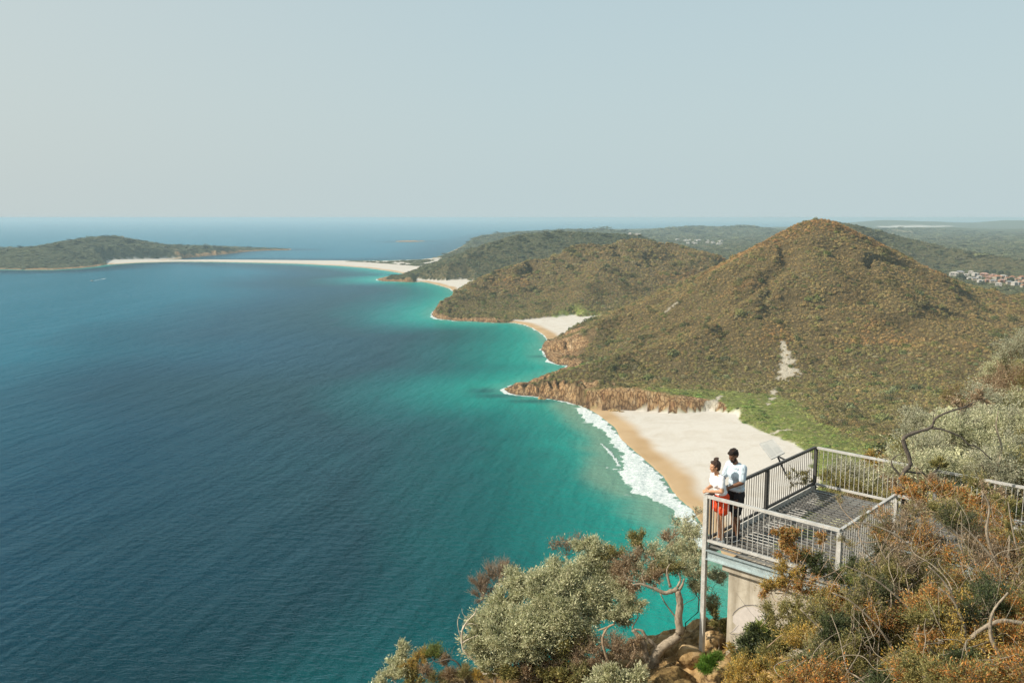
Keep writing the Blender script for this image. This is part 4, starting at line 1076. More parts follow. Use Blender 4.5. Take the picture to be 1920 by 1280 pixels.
# ------------------------------------------------------------------ the rocky knoll that carries the platform
def rp(u, v, z): p = rel(u, v, z); return (p[0], p[1], z)
KN = [rp(1240, 1280, -8.95), rp(1300, 1250, -8.9), rp(1330, 1200, -9.0), rp(1280, 1215, -9.15), rp(1290, 1165, -9.2), rp(1200, 1250, -9.25), rp(1000, 1262, -9.5), rp(1100, 1258, -9.4), rp(880, 1272, -9.8), rp(760, 1290, -10.3),
      rp(1360, 1240, -8.7), rp(1450, 1240, -8.3), (5.0, 17.5, -9.0), (7, 18.5, -8.6), (5.7, 14.7, -8.1), (8, 14, -7.3), (10.5, 14.5, -6.9), (10, 17.5, -7.6), (12.5, 17.5, -7.0),
      (3.0, 14.0, -8.8), (6.5, 11.5, -6.9), (5.0, 9.0, -6.4), (8, 9, -5.6), (12, 11, -5.6), (4.0, 6.0, -6.8), (8, 5, -6), (15, 14, -5.8), (0, 5, -9.5), (0, 0, -9), (0, 10, -9.3), (-2, 12, -10.2), (-2.5, 16, -10.4),
      (-6, 16, -14.5), (-8, 8, -15), (-4, 19.5, -14), (-1, 20.5, -13), (2, 21.5, -12.6), (4.2, 22.5, -12.8), (6.2, 24, -12.5), (8.5, 23, -9.4), (9.5, 26, -10.8), (12, 22, -8.0), (14, 27, -9.3), (18, 24, -7.2), (18, 34, -9.5), (22, 40, -8.6), (26, 40, -8.4), (24, 30, -7.6), (30, 36, -7.6),
      (20, 48, -14), (28, 54, -16), (12, 36, -20), (6, 32, -24), (0, 30, -27), (-8, 28, -30), (-16, 18, -32), (-14, 4, -24), (40, 40, -6), (40, 60, -16), (30, 10, -5), (20, -10, -6), (0, -20, -10)]
for a in range(-60, 100, 12):
    for rad, z in ((60, -58), (110, -112), (170, -148)):
        x_, y_ = rad * math.sin(R(a)), 10 + rad * math.cos(R(a))
        zz = z
        if a > 40: zz = z * (0.35 if rad < 100 else 0.5)
        elif a > 26: zz = z * 0.8
        KN.append((x_, y_, max(zz, -H + 8 if a > 20 else -H - 3)))
for a in range(-60, 100, 8):
    x_, y_ = 245 * math.sin(R(a)), 245 * math.cos(R(a)); KN.append((x_, y_, float(land(np.array([x_]), np.array([y_]))[0]) - 3 - H))
for a in range(105, 300, 20):
    KN.append((120 * math.sin(R(a)), 120 * math.cos(R(a)), -70 if a > 200 else -40)); 
KN = np.array(KN)
def _phi(r): return r
_D = np.hypot(KN[:, None, 0] - KN[None, :, 0], KN[:, None, 1] - KN[None, :, 1])
_A = np.block([[_phi(_D) - np.eye(len(KN)) * 0.05, np.ones((len(KN), 1)), KN[:, :2]], [np.ones((1, len(KN))), np.zeros((1, 3))], [KN[:, :2].T, np.zeros((2, 3))]])
_w = np.linalg.solve(_A, np.concatenate([KN[:, 2], np.zeros(3)]))
def knoll(x, y):
    x = np.asarray(x, float); y = np.asarray(y, float); o = np.zeros(x.shape)
    for i in range(len(KN)): o = o + _w[i] * np.hypot(x - KN[i, 0], y - KN[i, 1])
    o = o + _w[-3] + _w[-2] * x + _w[-1] * y
    rg = 1 - np.abs(fbm(x, y, 1.7, 5, 301)); rg2 = 1 - np.abs(fbm(x, y, 0.55, 3, 305))
    far_ = sstep(25, 90, np.hypot(x - 5, y - 16))
    rg3 = 1 - np.abs(fbm(x, y, 0.22, 3, 307))
    return H + o + (rg ** 2 - 0.6) * 0.50 + (rg2 ** 2 - 0.6) * 0.20 + (rg3 - 0.8) * 0.05 + far_ * fbm(x, y, 16, 4, 309) * 5
ths = np.linspace(0, 2 * math.pi, 361); rads = np.concatenate([[0.01], np.linspace(0.06, 9, 130), np.geomspace(9.15, 235, 120)])
A_, B_ = np.meshgrid(ths, rads)
kx = (3.5 + B_ * np.sin(A_)).ravel(); ky = (17.5 + B_ * np.cos(A_)).ravel()
kz = knoll(kx, ky)
n_, m_ = len(ths), len(rads)
ii = np.arange(m_ - 1)[:, None] * n_ + np.arange(n_ - 1)[None]
kq = np.stack([ii, ii + 1, ii + 1 + n_, ii + n_], -1).reshape(-1, 4)[:, ::-1]
m_knoll, t, b = new_mat("ochre_rock")
geo = N(t, "ShaderNodeNewGeometry"); P = geo.outputs["Position"]
n1 = noise_node(t, 1.3, 7, 0.7, P, 0.8); n2 = noise_node(t, 7.0, 5, 0.7, P); n3 = noise_node(t, 0.45, 4, 0.6, P)
rk_ = ramp(t, n1.outputs["Fac"], [(0.30, (0.08, 0.05, 0.025)), (0.42, (0.25, 0.155, 0.065)), (0.52, (0.42, 0.28, 0.13)), (0.62, (0.55, 0.41, 0.25)), (0.74, (0.64, 0.55, 0.42))])
so_ = ramp(t, n2.outputs["Fac"], [(0.3, (0.07, 0.05, 0.02)), (0.5, (0.17, 0.115, 0.045)), (0.7, (0.30, 0.20, 0.085))])
f3 = ramp(t, n3.outputs["Fac"], [(0.46, (0, 0, 0)), (0.6, (1, 1, 1))])
lit = ramp(t, n2.outputs["Fac"], [(0.3, (0.035, 0.028, 0.014)), (0.5, (0.085, 0.065, 0.03)), (0.72, (0.16, 0.125, 0.06))])
c_ = mixc(t, f3.outputs[0], rk_.outputs[0], so_.outputs[0])
L(t, mixc(t, attr(t, "litter").outputs["Fac"], c_, lit.outputs[0]), b.inputs["Base Color"]); b.inputs["Roughness"].default_value = 0.92; b.inputs["Specular IOR Level"].default_value = 0.2
vk = N(t, "ShaderNodeTexVoronoi"); vk.feature = 'DISTANCE_TO_EDGE'; vk.inputs["Scale"].default_value = 1.6
vka = N(t, "ShaderNodeVectorMath"); vka.operation = 'MULTIPLY_ADD'; L(t, n1.outputs["Color"], vka.inputs[0]); vka.inputs[1].default_value = (1.2, 1.2, 1.2); L(t, P, vka.inputs[2]); L(t, vka.outputs[0], vk.inputs["Vector"])
vkr = ramp(t, vk.outputs["Distance"], [(0.0, (0.25, 0.22, 0.2)), (0.05, (0.8, 0.78, 0.76)), (0.12, (1, 1, 1))])
bc_ = b.inputs["Base Color"].links[0].from_socket; L(t, mixc(t, 1.0, bc_, vkr.outputs[0], 'MULTIPLY'), b.inputs["Base Color"])
bp = N(t, "ShaderNodeBump"); bp.inputs["Strength"].default_value = 1.0; bp.inputs["Distance"].default_value = 0.09
L(t, mth(t, 'ADD', n1.outputs["Fac"], mth(t, 'MULTIPLY', n2.outputs["Fac"], 0.4)), bp.inputs["Height"]); L(t, bp.outputs[0], b.inputs["Normal"])
kn = mesh_obj("hillside", np.stack([kx, ky, kz], 1), kq, m_knoll, None, True,
              attrs=dict(litter=sstep(-0.6, 0.8, (kx - 5.6) + fbm(kx, ky, 1.5, 3, 330) * 0.8))); tag(kn, kind="structure")
def gz_at(x, y): return float(knoll(np.array([x]), np.array([y]))[0])

# ------------------------------------------------------------------ plants
def leaf_mat(name, rough=0.55, transl=0.38):
    m, t, b = new_mat(name)
    a = attr(t, "Col"); L(t, a.outputs["Color"], b.inputs["Base Color"])
    b.inputs["Roughness"].default_value = rough; b.inputs["Specular IOR Level"].default_value = 0.3
    tr = N(t, "ShaderNodeBsdfTranslucent"); L(t, a.outputs["Color"], tr.inputs[0])
    mx = N(t, "ShaderNodeMixShader"); mx.inputs[0].default_value = transl
    out_ = t.nodes["Material Output"]; L(t, b.outputs[0], mx.inputs[1]); L(t, tr.outputs[0], mx.inputs[2]); L(t, mx.outputs[0], out_.inputs[0])
    return m
m_leaf = leaf_mat("leaves", transl=0.30)
def bark(name, c, dk):
    m, t, b = new_mat(name); tc = N(t, "ShaderNodeTexCoord")
    mp_ = N(t, "ShaderNodeMapping"); mp_.inputs["Scale"].default_value = (1, 1, 0.35); L(t, tc.outputs["Object"], mp_.inputs[0])
    n = noise_node(t, 24, 6, 0.75, mp_.outputs[0], 0.7)
    r = ramp(t, n.outputs["Fac"], [(0.32, dk), (0.5, c), (0.72, tuple(min(1, x * 1.35) for x in c))]); L(t, r.outputs[0], b.inputs["Base Color"])
    b.inputs["Roughness"].default_value = 0.9
    bp = N(t, "ShaderNodeBump"); bp.inputs["Strength"].default_value = 0.7; bp.inputs["Distance"].default_value = 0.02
    L(t, n.outputs["Fac"], bp.inputs["Height"]); L(t, bp.outputs[0], b.inputs["Normal"])
    return m
bk_grey = bark("grey_bark", (0.29, 0.235, 0.17), (0.075, 0.058, 0.04)); bk_pale = bark("bleached_wood", (0.50, 0.43, 0.33), (0.22, 0.17, 0.12))
bk_dark = bark("dark_bark", (0.10, 0.082, 0.065), (0.03, 0.024, 0.018)); bk_brown = bark("brown_twigs", (0.33, 0.235, 0.15), (0.15, 0.095, 0.06))

def wob(p0, p1, amp, n, g):
    p0 = np.array(p0, float); p1 = np.array(p1, float); d = p1 - p0; ln = np.linalg.norm(d) + 1e-6
    t_ = np.linspace(0, 1, n)[:, None]
    o = np.cumsum(g.normal(size=(n, 3)), 0); o = o - o[0] - (o[-1] - o[0]) * t_
    o = o / (np.abs(o).max() + 1e-6) * amp * ln
    sag = np.sin(t_ * math.pi) * np.array([0, 0, -0.06 * ln])
    return p0 + d * t_ + o * np.sin(t_ * math.pi) ** 0.5 + sag
class TW:
    """fast collector for very many thin 3-sided twigs"""
    def __init__(s): s.v = []; s.f = []; s.n = 0
    def add(s, A, B, ra, rb):
        A = np.asarray(A, float).reshape(-1, 3); B = np.asarray(B, float).reshape(-1, 3); k = len(A)
        d = B - A; d /= np.linalg.norm(d, axis=1)[:, None] + 1e-9
        a = np.cross(d, np.array([0.3, 0.5, 0.81])); a /= np.linalg.norm(a, axis=1)[:, None] + 1e-9; b_ = np.cross(d, a)
        ring = []
        for P_, r_ in ((A, ra), (B, rb)):
            for q in range(3):
                th_ = q * 2.094; ring.append(P_ + (a * math.cos(th_) + b_ * math.sin(th_)) * (np.reshape(r_, (-1, 1)) if np.ndim(r_) else r_))
        v = np.stack(ring, 1).reshape(-1, 3); s.v.append(v)
        base = s.n + np.arange(k)[:, None] * 6
        for q in range(3):
            s.f.append(base + np.array([[q, (q + 1) % 3, 3 + (q + 1) % 3, 3 + q]]))
        s.n += 6 * k
def leaves_mesh(name, P_, Dr, ln, wd, cols, root, org, g, fold=0.0):
    n = len(P_)
    d = Dr / (np.linalg.norm(Dr, axis=1)[:, None] + 1e-9)
    a = np.cross(d, g.normal(size=(n, 3))); a /= np.linalg.norm(a, axis=1)[:, None] + 1e-9
    l = ln * g.uniform(0.65, 1.3, (n, 1)); w_ = wd * g.uniform(0.7, 1.2, (n, 1))
    v = np.stack([P_, P_ + d * l * 0.45 + a * w_ / 2, P_ + d * l, P_ + d * l * 0.45 - a * w_ / 2], 1).reshape(-1, 3) - np.asarray(org)
    f = np.arange(4 * n).reshape(n, 4)
    c = np.repeat(cols, 4, 0)
    return mesh_obj(name, v, f, m_leaf, root, False, col=np.clip(c, 0.004, 0.9))

SAGE = [(0.51, 0.51, 0.30), (0.60, 0.58, 0.38), (0.42, 0.425, 0.24), (0.65, 0.61, 0.40), (0.25, 0.265, 0.14)]
PALE = [(0.42, 0.41, 0.28), (0.48, 0.46, 0.33), (0.30, 0.30, 0.19)]
OLIVE = [(0.22, 0.20, 0.065), (0.30, 0.26, 0.085), (0.12, 0.125, 0.045), (0.38, 0.32, 0.13)]

DKGR = [(0.055, 0.075, 0.03), (0.08, 0.10, 0.036), (0.038, 0.05, 0.024), (0.12, 0.135, 0.055)]
LIME = [(0.20, 0.24, 0.06), (0.28, 0.30, 0.08), (0.15, 0.20, 0.05)]
RUST0 = [(0.56, 0.22, 0.05), (0.62, 0.31, 0.07), (0.38, 0.15, 0.04), (0.56, 0.37, 0.11), (0.26, 0.18, 0.06)]
GOLD0 = [(0.58, 0.38, 0.075), (0.50, 0.29, 0.055), (0.34, 0.27, 0.07), (0.60, 0.43, 0.13)]
BRN = [(0.38, 0.28, 0.17), (0.30, 0.20, 0.115), (0.46, 0.36, 0.24), (0.24, 0.16, 0.09)]

RUST = RUST0[:4] + RUST0[:1] + OLIVE[:3] + [(0.34, 0.22, 0.10), (0.26, 0.17, 0.08), (0.40, 0.27, 0.13)]
GOLD = GOLD0[:4] + GOLD0[:1] + OLIVE[:2] + [(0.38, 0.26, 0.11), (0.30, 0.21, 0.09)]
TAN = [(0.32, 0.26, 0.13), (0.24, 0.20, 0.09), (0.24, 0.225, 0.08), (0.17, 0.175, 0.06)]
GREYB = [(0.27, 0.22, 0.175), (0.34, 0.285, 0.225), (0.20, 0.165, 0.13)]
DENS = 5.0
def plant(name, label, cat, base, clumps, bk=bk_grey, seed=1, r0=0.05, leaf=(0.065, 0.019), dens=1.0, twig=1.0, group=None,
          extra=(), tuft=0.30, up=0.35, part="foliage", sub=14, amp=0.13, tuftn=5, rnd=0):
    """clumps: (u, v, distance, radius m, palette, number of leaves); extra: explicit limbs [(points, r0, r1)] as world points"""
    g = np.random.default_rng(seed)
    root = empty(name, base); tag(root, label, cat, group)
    org = np.array(base, float)
    mb = MB(); tw = TW()
    nodes = [(np.array(base, float) - UPZ * 0.25, r0)]
    if rnd:
        extra = list(extra)
        for q_ in range(rnd):
            a_, b_ = clumps[g.integers(len(clumps))], clumps[g.integers(len(clumps))]
            A_ = atd(a_[0] + g.normal() * 12, a_[1] + 40 + g.uniform(0, 60), a_[2] - 0.2); B_ = atd(b_[0], b_[1], b_[2] - b_[3] * 0.9)
            if np.linalg.norm(A_ - B_) > 2.2: B_ = A_ + (B_ - A_) * 2.2 / np.linalg.norm(A_ - B_)
            pts = wob(A_, B_ + UPZ * 0.25, 0.16, 7, g); r_ = g.uniform(.005, .012)
            extra.append((pts, r_, r_ * .35))
    for pts, ra, rb in extra:
        pts = np.array(pts, float); m_ = len(pts)
        # smooth by subdividing (Catmull-Rom)
        ext = np.vstack([2 * pts[0] - pts[1], pts, 2 * pts[-1] - pts[-2]]); sm = []
        for i in range(1, m_):
            for t_ in (0, 0.25, 0.5, 0.75):
                a, b_, c, d = ext[i - 1], ext[i], ext[i + 1], ext[i + 2]
                sm.append(0.5 * ((2 * b_) + (-a + c) * t_ + (2 * a - 5 * b_ + 4 * c - d) * t_ ** 2 + (-a + 3 * b_ - 3 * c + d) * t_ ** 3))
        sm.append(pts[-1]); sm = np.array(sm); rr_ = np.linspace(ra, rb, len(sm)) * (1 + 0.10 * g.normal(size=len(sm)))
        mb.tube(sm, list(np.abs(rr_)), 9 if ra > 0.04 else 6)
        for p, r_ in zip(sm[3:], rr_[3:]): nodes.append((p, r_ * 0.7))
    C = [(atd(u, v, d), rad, pal, n) for u, v, d, rad, pal, n in clumps]
    C.sort(key=lambda c: np.linalg.norm(c[0] - org))
    LP, LD, LC = [], [], []
    for cpos, rad, pal, nl in C:
        cost = [np.linalg.norm(cpos - p) * (1.0 + (0.35 if p[2] > cpos[2] else 0)) for p, r_ in nodes]
        j = int(np.argmin(cost)); p0, rr0 = nodes[j]
        low = cpos - UPZ * rad * 0.35
        if np.linalg.norm(low - p0) > 0.05:
            path = wob(p0, low, amp, 7, g); r1 = min(max(rr0 * 0.72, 0.008), 0.05)
            mb.tube(path, list(np.linspace(r1, r1 * 0.6, 7)), 6)
            for k in range(2, 7): nodes.append((path[k], r1 * (1 - 0.06 * k)))
        else: r1 = rr0 * 0.6
        # limbs inside the clump
        ns = max(4, int(sub * (rad / 0.4) ** 1.3))
        dirs = g.normal(size=(ns, 3)); dirs[:, 2] = dirs[:, 2] * 0.8 + up; dirs /= np.linalg.norm(dirs, axis=1)[:, None]
        ends = cpos + dirs * rad * g.uniform(0.55, 1.0, (ns, 1)) * np.array([1, 1, 0.85])
        for e in ends:
            path = wob(low, e, 0.12, 4, g)
            tw.add(path[:-1], path[1:], np.linspace(0.45, 0.3, 3) * min(r1, 0.022) * min(twig, 1.2), np.linspace(0.35, 0.18, 3) * min(r1, 0.022) * min(twig, 1.2))
            # side twigs
            kt = int(9 * twig) + 3; tt = g.uniform(0.35, 1, kt)[:, None]
            a = low + (e - low) * tt; dd = (e - low) / (np.linalg.norm(e - low) + 1e-6) * 0.6 + g.normal(size=(kt, 3)) * 0.5 + UPZ * up * 0.6
            b_ = a + dd * rad * g.uniform(0.15, 0.34, (kt, 1))
            tw.add(a, b_, 0.0036, 0.0016)
            per = max(1, int(math.ceil(nl * dens * DENS / ns / (kt + tuftn))))
            if nl > 0:
                for q in range(kt):
                    s_ = g.uniform(0.15, 1.05, (per, 1)); p = a[q] + (b_[q] - a[q]) * s_ + g.normal(size=(per, 3)) * rad * 0.05
                    LP.append(p); LD.append(dd[q] * 0.5 + g.normal(size=(per, 3)) * 0.75 + UPZ * 0.25); LC.append(pal_pick(pal, per, g))
                if tuftn == 0: continue
                nq = per * tuftn; p = e + g.normal(size=(nq, 3)) * rad * tuft * np.array([1, 1, 0.75]) * 0.75
                LP.append(p); LD.append((p - cpos) * 1.6 / rad + g.normal(size=(nq, 3)) * 0.6 + UPZ * 0.3); LC.append(pal_pick(pal, nq, g))
    o = mb.build("trunk", bk, root, org, smooth=True)
    if tw.n:
        mesh_obj("twigs", np.concatenate(tw.v) - org, np.concatenate(tw.f), bk, root, True)
    if LP:
        leaves_mesh(part, np.concatenate(LP), np.concatenate(LD), leaf[0], leaf[1], np.concatenate(LC), root, org, g)
    return root
def pal_pick(pal, n, g):
    c = np.array(pal)[g.integers(0, len(pal), n)]
    clump_v = g.uniform(0.85, 1.15)
    return c * g.uniform(0.7, 1.28, (n, 1)) * clump_v
def onk(u, v, d, dz=0.0):
    p = atd(u, v, d); return (p[0], p[1], gz_at(p[0], p[1]) + dz)
def fill(u0, u1, v0, v1, n, d0, d1, rad, pals, nl, seed, poly=None):
    """scattered clumps inside a quad region, nearer towards the bottom"""
    g = np.random.default_rng(seed); out_ = []
    while len(out_) < n:
        s, t_ = g.uniform(), g.uniform()
        u = u0 + (u1 - u0) * s; v = v0 + (v1 - v0) * t_
        if poly and not poly(u, v): continue
        if any(((u - o[0]) ** 2 + (v - o[1]) ** 2) < (rad * 1650 / o[2] * 0.55) ** 2 for o in out_) and g.uniform() < 0.9: continue
        out_.append((u, v, d0 + (d1 - d0) * t_ + g.uniform(-.5, .5), rad * g.uniform(0.7, 1.25), pals[g.integers(0, len(pals))], nl))
    return out_
W3 = lambda pts, d: [atd(u, v, d) for u, v in pts]

# ---- left of the platform
SN = 1500
plant("sage_shrub", "rounded sage green shrub lowest left on the cliff edge, beside the dead branch", "shrub", onk(950, 1262, 18.0),
      [(930, 1168, 18.2, .46, SAGE, SN), (912, 1212, 18, .38, SAGE, SN), (962, 1212, 17.8, .46, SAGE, SN), (990, 1165, 18, .46, SAGE, SN), (948, 1130, 18.6, .34, SAGE, SN), (985, 1228, 17.6, .36, SAGE, SN), (925, 1240, 17.8, .28, SAGE, 900), (1012, 1205, 17.6, .36, SAGE, SN), (1020, 1175, 17.8, .36, SAGE, SN), (905, 1180, 18.1, .34, SAGE, SN), (945, 1190, 17.7, .4, SAGE, SN), (895, 1205, 18.0, .3, SAGE, 900), (985, 1192, 17.5, .4, SAGE, SN)],
      seed=11, r0=.05)
plant("sage_tree", "large sage green coastal tree with the tallest dense crown left of the platform", "tree", onk(1065, 1258, 17.8),
      [(1000, 1098, 18.6, .46, SAGE, SN), (962, 1092, 18.8, .33, SAGE, 1000), (1045, 1125, 18.4, .48, SAGE, SN), (1030, 1075, 18.8, .40, SAGE, SN), (1085, 1080, 18.6, .46, SAGE, SN), (1110, 1040, 19, .34, SAGE, SN), (1098, 1018, 19.2, .24, SAGE, 600),
       (1130, 1085, 18.8, .40, SAGE, SN), (1080, 1150, 18, .46, SAGE, SN), (1128, 1148, 18.2, .42, SAGE, SN), (1160, 1118, 18.6, .32, SAGE, 900), (1050, 1180, 17.8, .42, SAGE, SN), (1100, 1190, 17.8, .34, SAGE, 1000), (1165, 1155, 18.3, .28, SAGE, 700), (1060, 1105, 18.2, .42, SAGE, SN), (1020, 1115, 18.2, .42, SAGE, SN), (1105, 1115, 18.3, .44, SAGE, SN), (1060, 1160, 17.7, .4, SAGE, SN), (1125, 1055, 18.9, .34, SAGE, 1100), (1075, 1205, 17.6, .34, OLIVE, 900), (1035, 1150, 17.9, .42, SAGE, SN), (1150, 1085, 18.7, .3, SAGE, 900)],
      seed=12, r0=.09)
plant("twiggy_shrub", "leafless grey-brown twiggy shrub behind the left sage bush", "shrub", onk(960, 1200, 19.2, -0.3),
      [(935, 1085, 19.4, .46, GREYB, 120), (905, 1112, 19.4, .38, GREYB, 120), (925, 1130, 19.3, .36, GREYB, 80), (900, 1095, 19.5, .30, GREYB, 100), (950, 1070, 19.4, .3, GREYB, 60)], bk=bk_brown, seed=13, r0=.012, twig=3.6, sub=15, up=1.0, leaf=(.06, .007), tuftn=0)
plant("twiggy_shrub", "dark leafless twigs showing above the big sage tree", "shrub", onk(1100, 1180, 19.6, -0.3),
      [(1062, 1030, 19.8, .36, BRN, 20), (1088, 1022, 19.8, .30, BRN, 20), (1040, 1022, 19.8, .22, BRN, 10)], bk=bk_grey, seed=14, r0=.010, twig=1.4, sub=16, up=1.0, tuftn=0)
dm = W3([(905, 1262), (893, 1240), (872, 1222), (866, 1205), (867, 1180), (878, 1162), (890, 1150), (893, 1140)], 17.9)
plant("dead_branch", "bleached dead branch curving up over the turquoise water", "branch", dm[0], [], bk=bk_pale, seed=15, r0=.03,
      extra=[(dm, .030, .010), (W3([(866, 1205), (880, 1197), (897, 1190)], 17.9), .022, .009), (W3([(868, 1200), (861, 1185), (858, 1165), (862, 1150)], 17.9), .014, .004), (W3([(868, 1175), (882, 1168), (896, 1172)], 17.9), .012, .004),
             (W3([(893, 1240), (900, 1222), (896, 1205), (889, 1200)], 17.9), .014, .005), (W3([(870, 1195), (876, 1188), (875, 1184)], 17.9), .010, .004), (W3([(905, 1262), (940, 1262), (975, 1257)], 17.6), .022, .010),
             (W3([(880, 1162), (868, 1150), (866, 1140)], 17.9), .008, .003)])
lt = W3([(878, 1284), (868, 1262), (858, 1242), (842, 1235), (820, 1240), (808, 1232)], 18.2)
plant("feathery_shrub", "low yellow-green feathery shrub by the dark bare stem", "shrub", onk(812, 1275, 18.3),
      [(790, 1235, 18.6, .24, GOLD, 500), (815, 1228, 18.6, .26, LIME, 600), (838, 1245, 18.4, .22, BRN, 300), (795, 1262, 18.3, .22, BRN, 300), (770, 1250, 18.5, .22, GOLD, 300)], bk=bk_dark, seed=16, r0=.02, twig=1.6, sub=26, up=1.2, leaf=(.06, .008), tuftn=1,
      extra=[(lt, .028, .008)])
plant("sage_shrub", "small grey-green shrub farthest left at the bottom edge", "shrub", onk(752, 1290, 18.6),
      [(748, 1222, 18.9, .22, SAGE, 500), (740, 1245, 18.8, .24, SAGE, 450), (760, 1258, 18.6, .24, SAGE, 400), (735, 1268, 18.7, .22, SAGE, 350), (775, 1275, 18.4, .24, OLIVE, 400), (720, 1280, 18.6, .24, SAGE, 400), (700, 1290, 18.6, .2, SAGE, 300)], seed=17, r0=.02, twig=1.3)
# twisted tree by the support post
DT = 17.6
t1 = W3([(1231, 1290), (1228, 1258), (1224, 1242), (1237, 1217), (1261, 1200), (1274, 1186), (1272, 1158), (1275, 1130), (1270, 1106)], DT)
tw1 = plant("twisted_tree", "gnarled twisted tree with a forked trunk just left of the support post", "tree", onk(1231, 1288, DT),
      [(1198, 1012, 18.8, .26, OLIVE, 714), (1225, 1035, 18.6, .30, SAGE, 646), (1190, 1055, 18.4, .36, BRN, 714), (1160, 1065, 18.5, .30, BRN, 595), (1282, 1035, 18.6, .34, SAGE, 714), (1296, 1000, 19, .30, SAGE, 442), (1300, 1070, 18.2, .32, SAGE, 714), (1250, 1065, 18.2, .34, OLIVE, 714),
       (1225, 1085, 18.0, .28, BRN, 510), (1180, 1100, 18.0, .28, BRN, 544), (1160, 1095, 18.2, .25, SAGE, 510), (1306, 1108, 18.2, .26, SAGE, 544), (1195, 1135, 17.9, .22, SAGE, 442), (1175, 1120, 17.9, .2, SAGE, 442), (1345, 1085, 18.9, .26, SAGE, 442), (1332, 1125, 18.9, .22, SAGE, 374), (1210, 1070, 18.3, .34, SAGE, 600), (1265, 1050, 18.4, .34, SAGE, 600), (1150, 1040, 18.8, .3, OLIVE, 500), (1170, 1140, 17.9, .26, SAGE, 500), (1300, 1040, 18.5, .28, SAGE, 500), (1255, 1010, 19, .24, BRN, 340)],
      bk=bk_grey, seed=18, r0=.05, sub=22, twig=1.35, leaf=(.045, .013),
      extra=[(t1, .115, .062), (W3([(1270, 1104), (1258, 1108), (1246, 1111), (1230, 1104), (1216, 1099), (1200, 1094), (1186, 1096)], DT), .052, .018), (W3([(1271, 1108), (1279, 1096), (1283, 1084)], DT), .045, .018),
             (W3([(1257, 1100), (1252, 1080), (1251, 1066), (1256, 1057)], DT), .030, .012), (W3([(1270, 1100), (1276, 1086), (1272, 1074)], DT), .028, .010), (W3([(1230, 1285), (1218, 1252), (1211, 1228), (1207, 1205), (1197, 1191), (1186, 1180)], DT + .1), .085, .035),
             (W3([(1234, 1216), (1222, 1204), (1211, 1193), (1204, 1182), (1190, 1179)], DT), .045, .020), (W3([(1272, 1160), (1262, 1150), (1246, 1128), (1238, 1112)], DT + .2), .022, .010),
             (W3([(1196, 1092), (1176, 1084), (1168, 1070)], DT), .016, .006), (W3([(1210, 1096), (1204, 1080), (1207, 1068)], DT), .016, .006)])
plant("dry_shrub", "dry brown shrub with curving bare stems at the foot of the twisted tree", "shrub", onk(1150, 1262, 17.0),
      [(1100, 1212, 17.4, .30, BRN, 450), (1150, 1208, 17.4, .34, BRN, 500), (1180, 1228, 17.2, .30, BRN, 420), (1082, 1240, 17.3, .28, BRN, 350), (1125, 1238, 17.2, .30, BRN, 420), (1195, 1205, 17.5, .20, BRN, 250), (1060, 1222, 17.6, .24, OLIVE, 350)], bk=bk_brown, seed=19, r0=.03, twig=1.9, sub=30, leaf=(.035, .01),
      extra=[(W3([(1150, 1262), (1135, 1225), (1130, 1195), (1140, 1175), (1152, 1170), (1122, 1181)], 17.2), .034, .012), (W3([(1175, 1250), (1190, 1225), (1188, 1205)], 17.2), .02, .01)])
plant("sage_shrub", "low dome of pale sage leaves at the bottom edge below the dry brown shrub", "shrub", onk(1155, 1300, 16.4),
      [(1150, 1266, 16.6, .26, SAGE, 900), (1182, 1268, 16.6, .24, SAGE, 900), (1122, 1276, 16.6, .24, SAGE, 800), (1165, 1284, 16.5, .26, SAGE, 800), (1205, 1278, 16.6, .18, SAGE, 500)], seed=20, r0=.02)
plant("olive_shrub", "small olive green shrub among the rocks below the big sage tree", "shrub", onk(1030, 1272, 17.3),
      [(1020, 1262, 17.5, .22, OLIVE, 500), (1050, 1255, 17.4, .2, OLIVE, 450), (985, 1262, 17.6, .18, GOLD, 350)], seed=21, r0=.02)
plant("olive_shrub", "low olive shrub on the rocks under the left sage bush", "shrub", onk(945, 1280, 17.6),
      [(960, 1258, 17.5, .24, OLIVE, 600), (990, 1266, 17.4, .22, BRN, 450), (925, 1262, 17.7, .22, TAN, 400)], seed=71, r0=.02, twig=1.4)
plant("dry_shrub", "low tan dry shrub right below the big sage tree's trunk", "shrub", onk(1090, 1275, 17.0),
      [(1085, 1262, 17.1, .24, TAN, 500), (1060, 1272, 17.1, .2, OLIVE, 450), (1110, 1255, 17.2, .22, BRN, 400)], seed=72, r0=.02, twig=1.7)
plant("grass_tuft", "straw-coloured dry grass on the ledge between the dead branch and small shrubs", "grass tuft", onk(880, 1282, 17.9),
      [(870, 1270, 18.0, .2, TAN, 350), (895, 1274, 17.9, .18, GOLD, 300), (845, 1272, 18.2, .2, BRN, 300), (820, 1280, 18.2, .2, TAN, 300)], seed=73, r0=.01, twig=1.0, up=1.8, leaf=(.10, .007))
plant("olive_shrub", "small olive shrub on the ochre rock beside the pier's left foot", "shrub", onk(1345, 1200, 17.6), [(1350, 1172, 17.9, .16, OLIVE, 300), (1338, 1150, 18.3, .2, TAN, 250)], seed=74, r0=.015, twig=1.5)
plant("dry_shrub", "dense brown and olive shrub filling the gap under the big sage tree", "shrub", onk(1035, 1268, 17.5),
      [(1040, 1238, 17.6, .28, BRN, 700), (1008, 1245, 17.6, .26, OLIVE, 700), (1070, 1232, 17.5, .26, OLIVE, 600), (975, 1250, 17.8, .24, BRN, 500)], seed=75, r0=.02, twig=1.6)
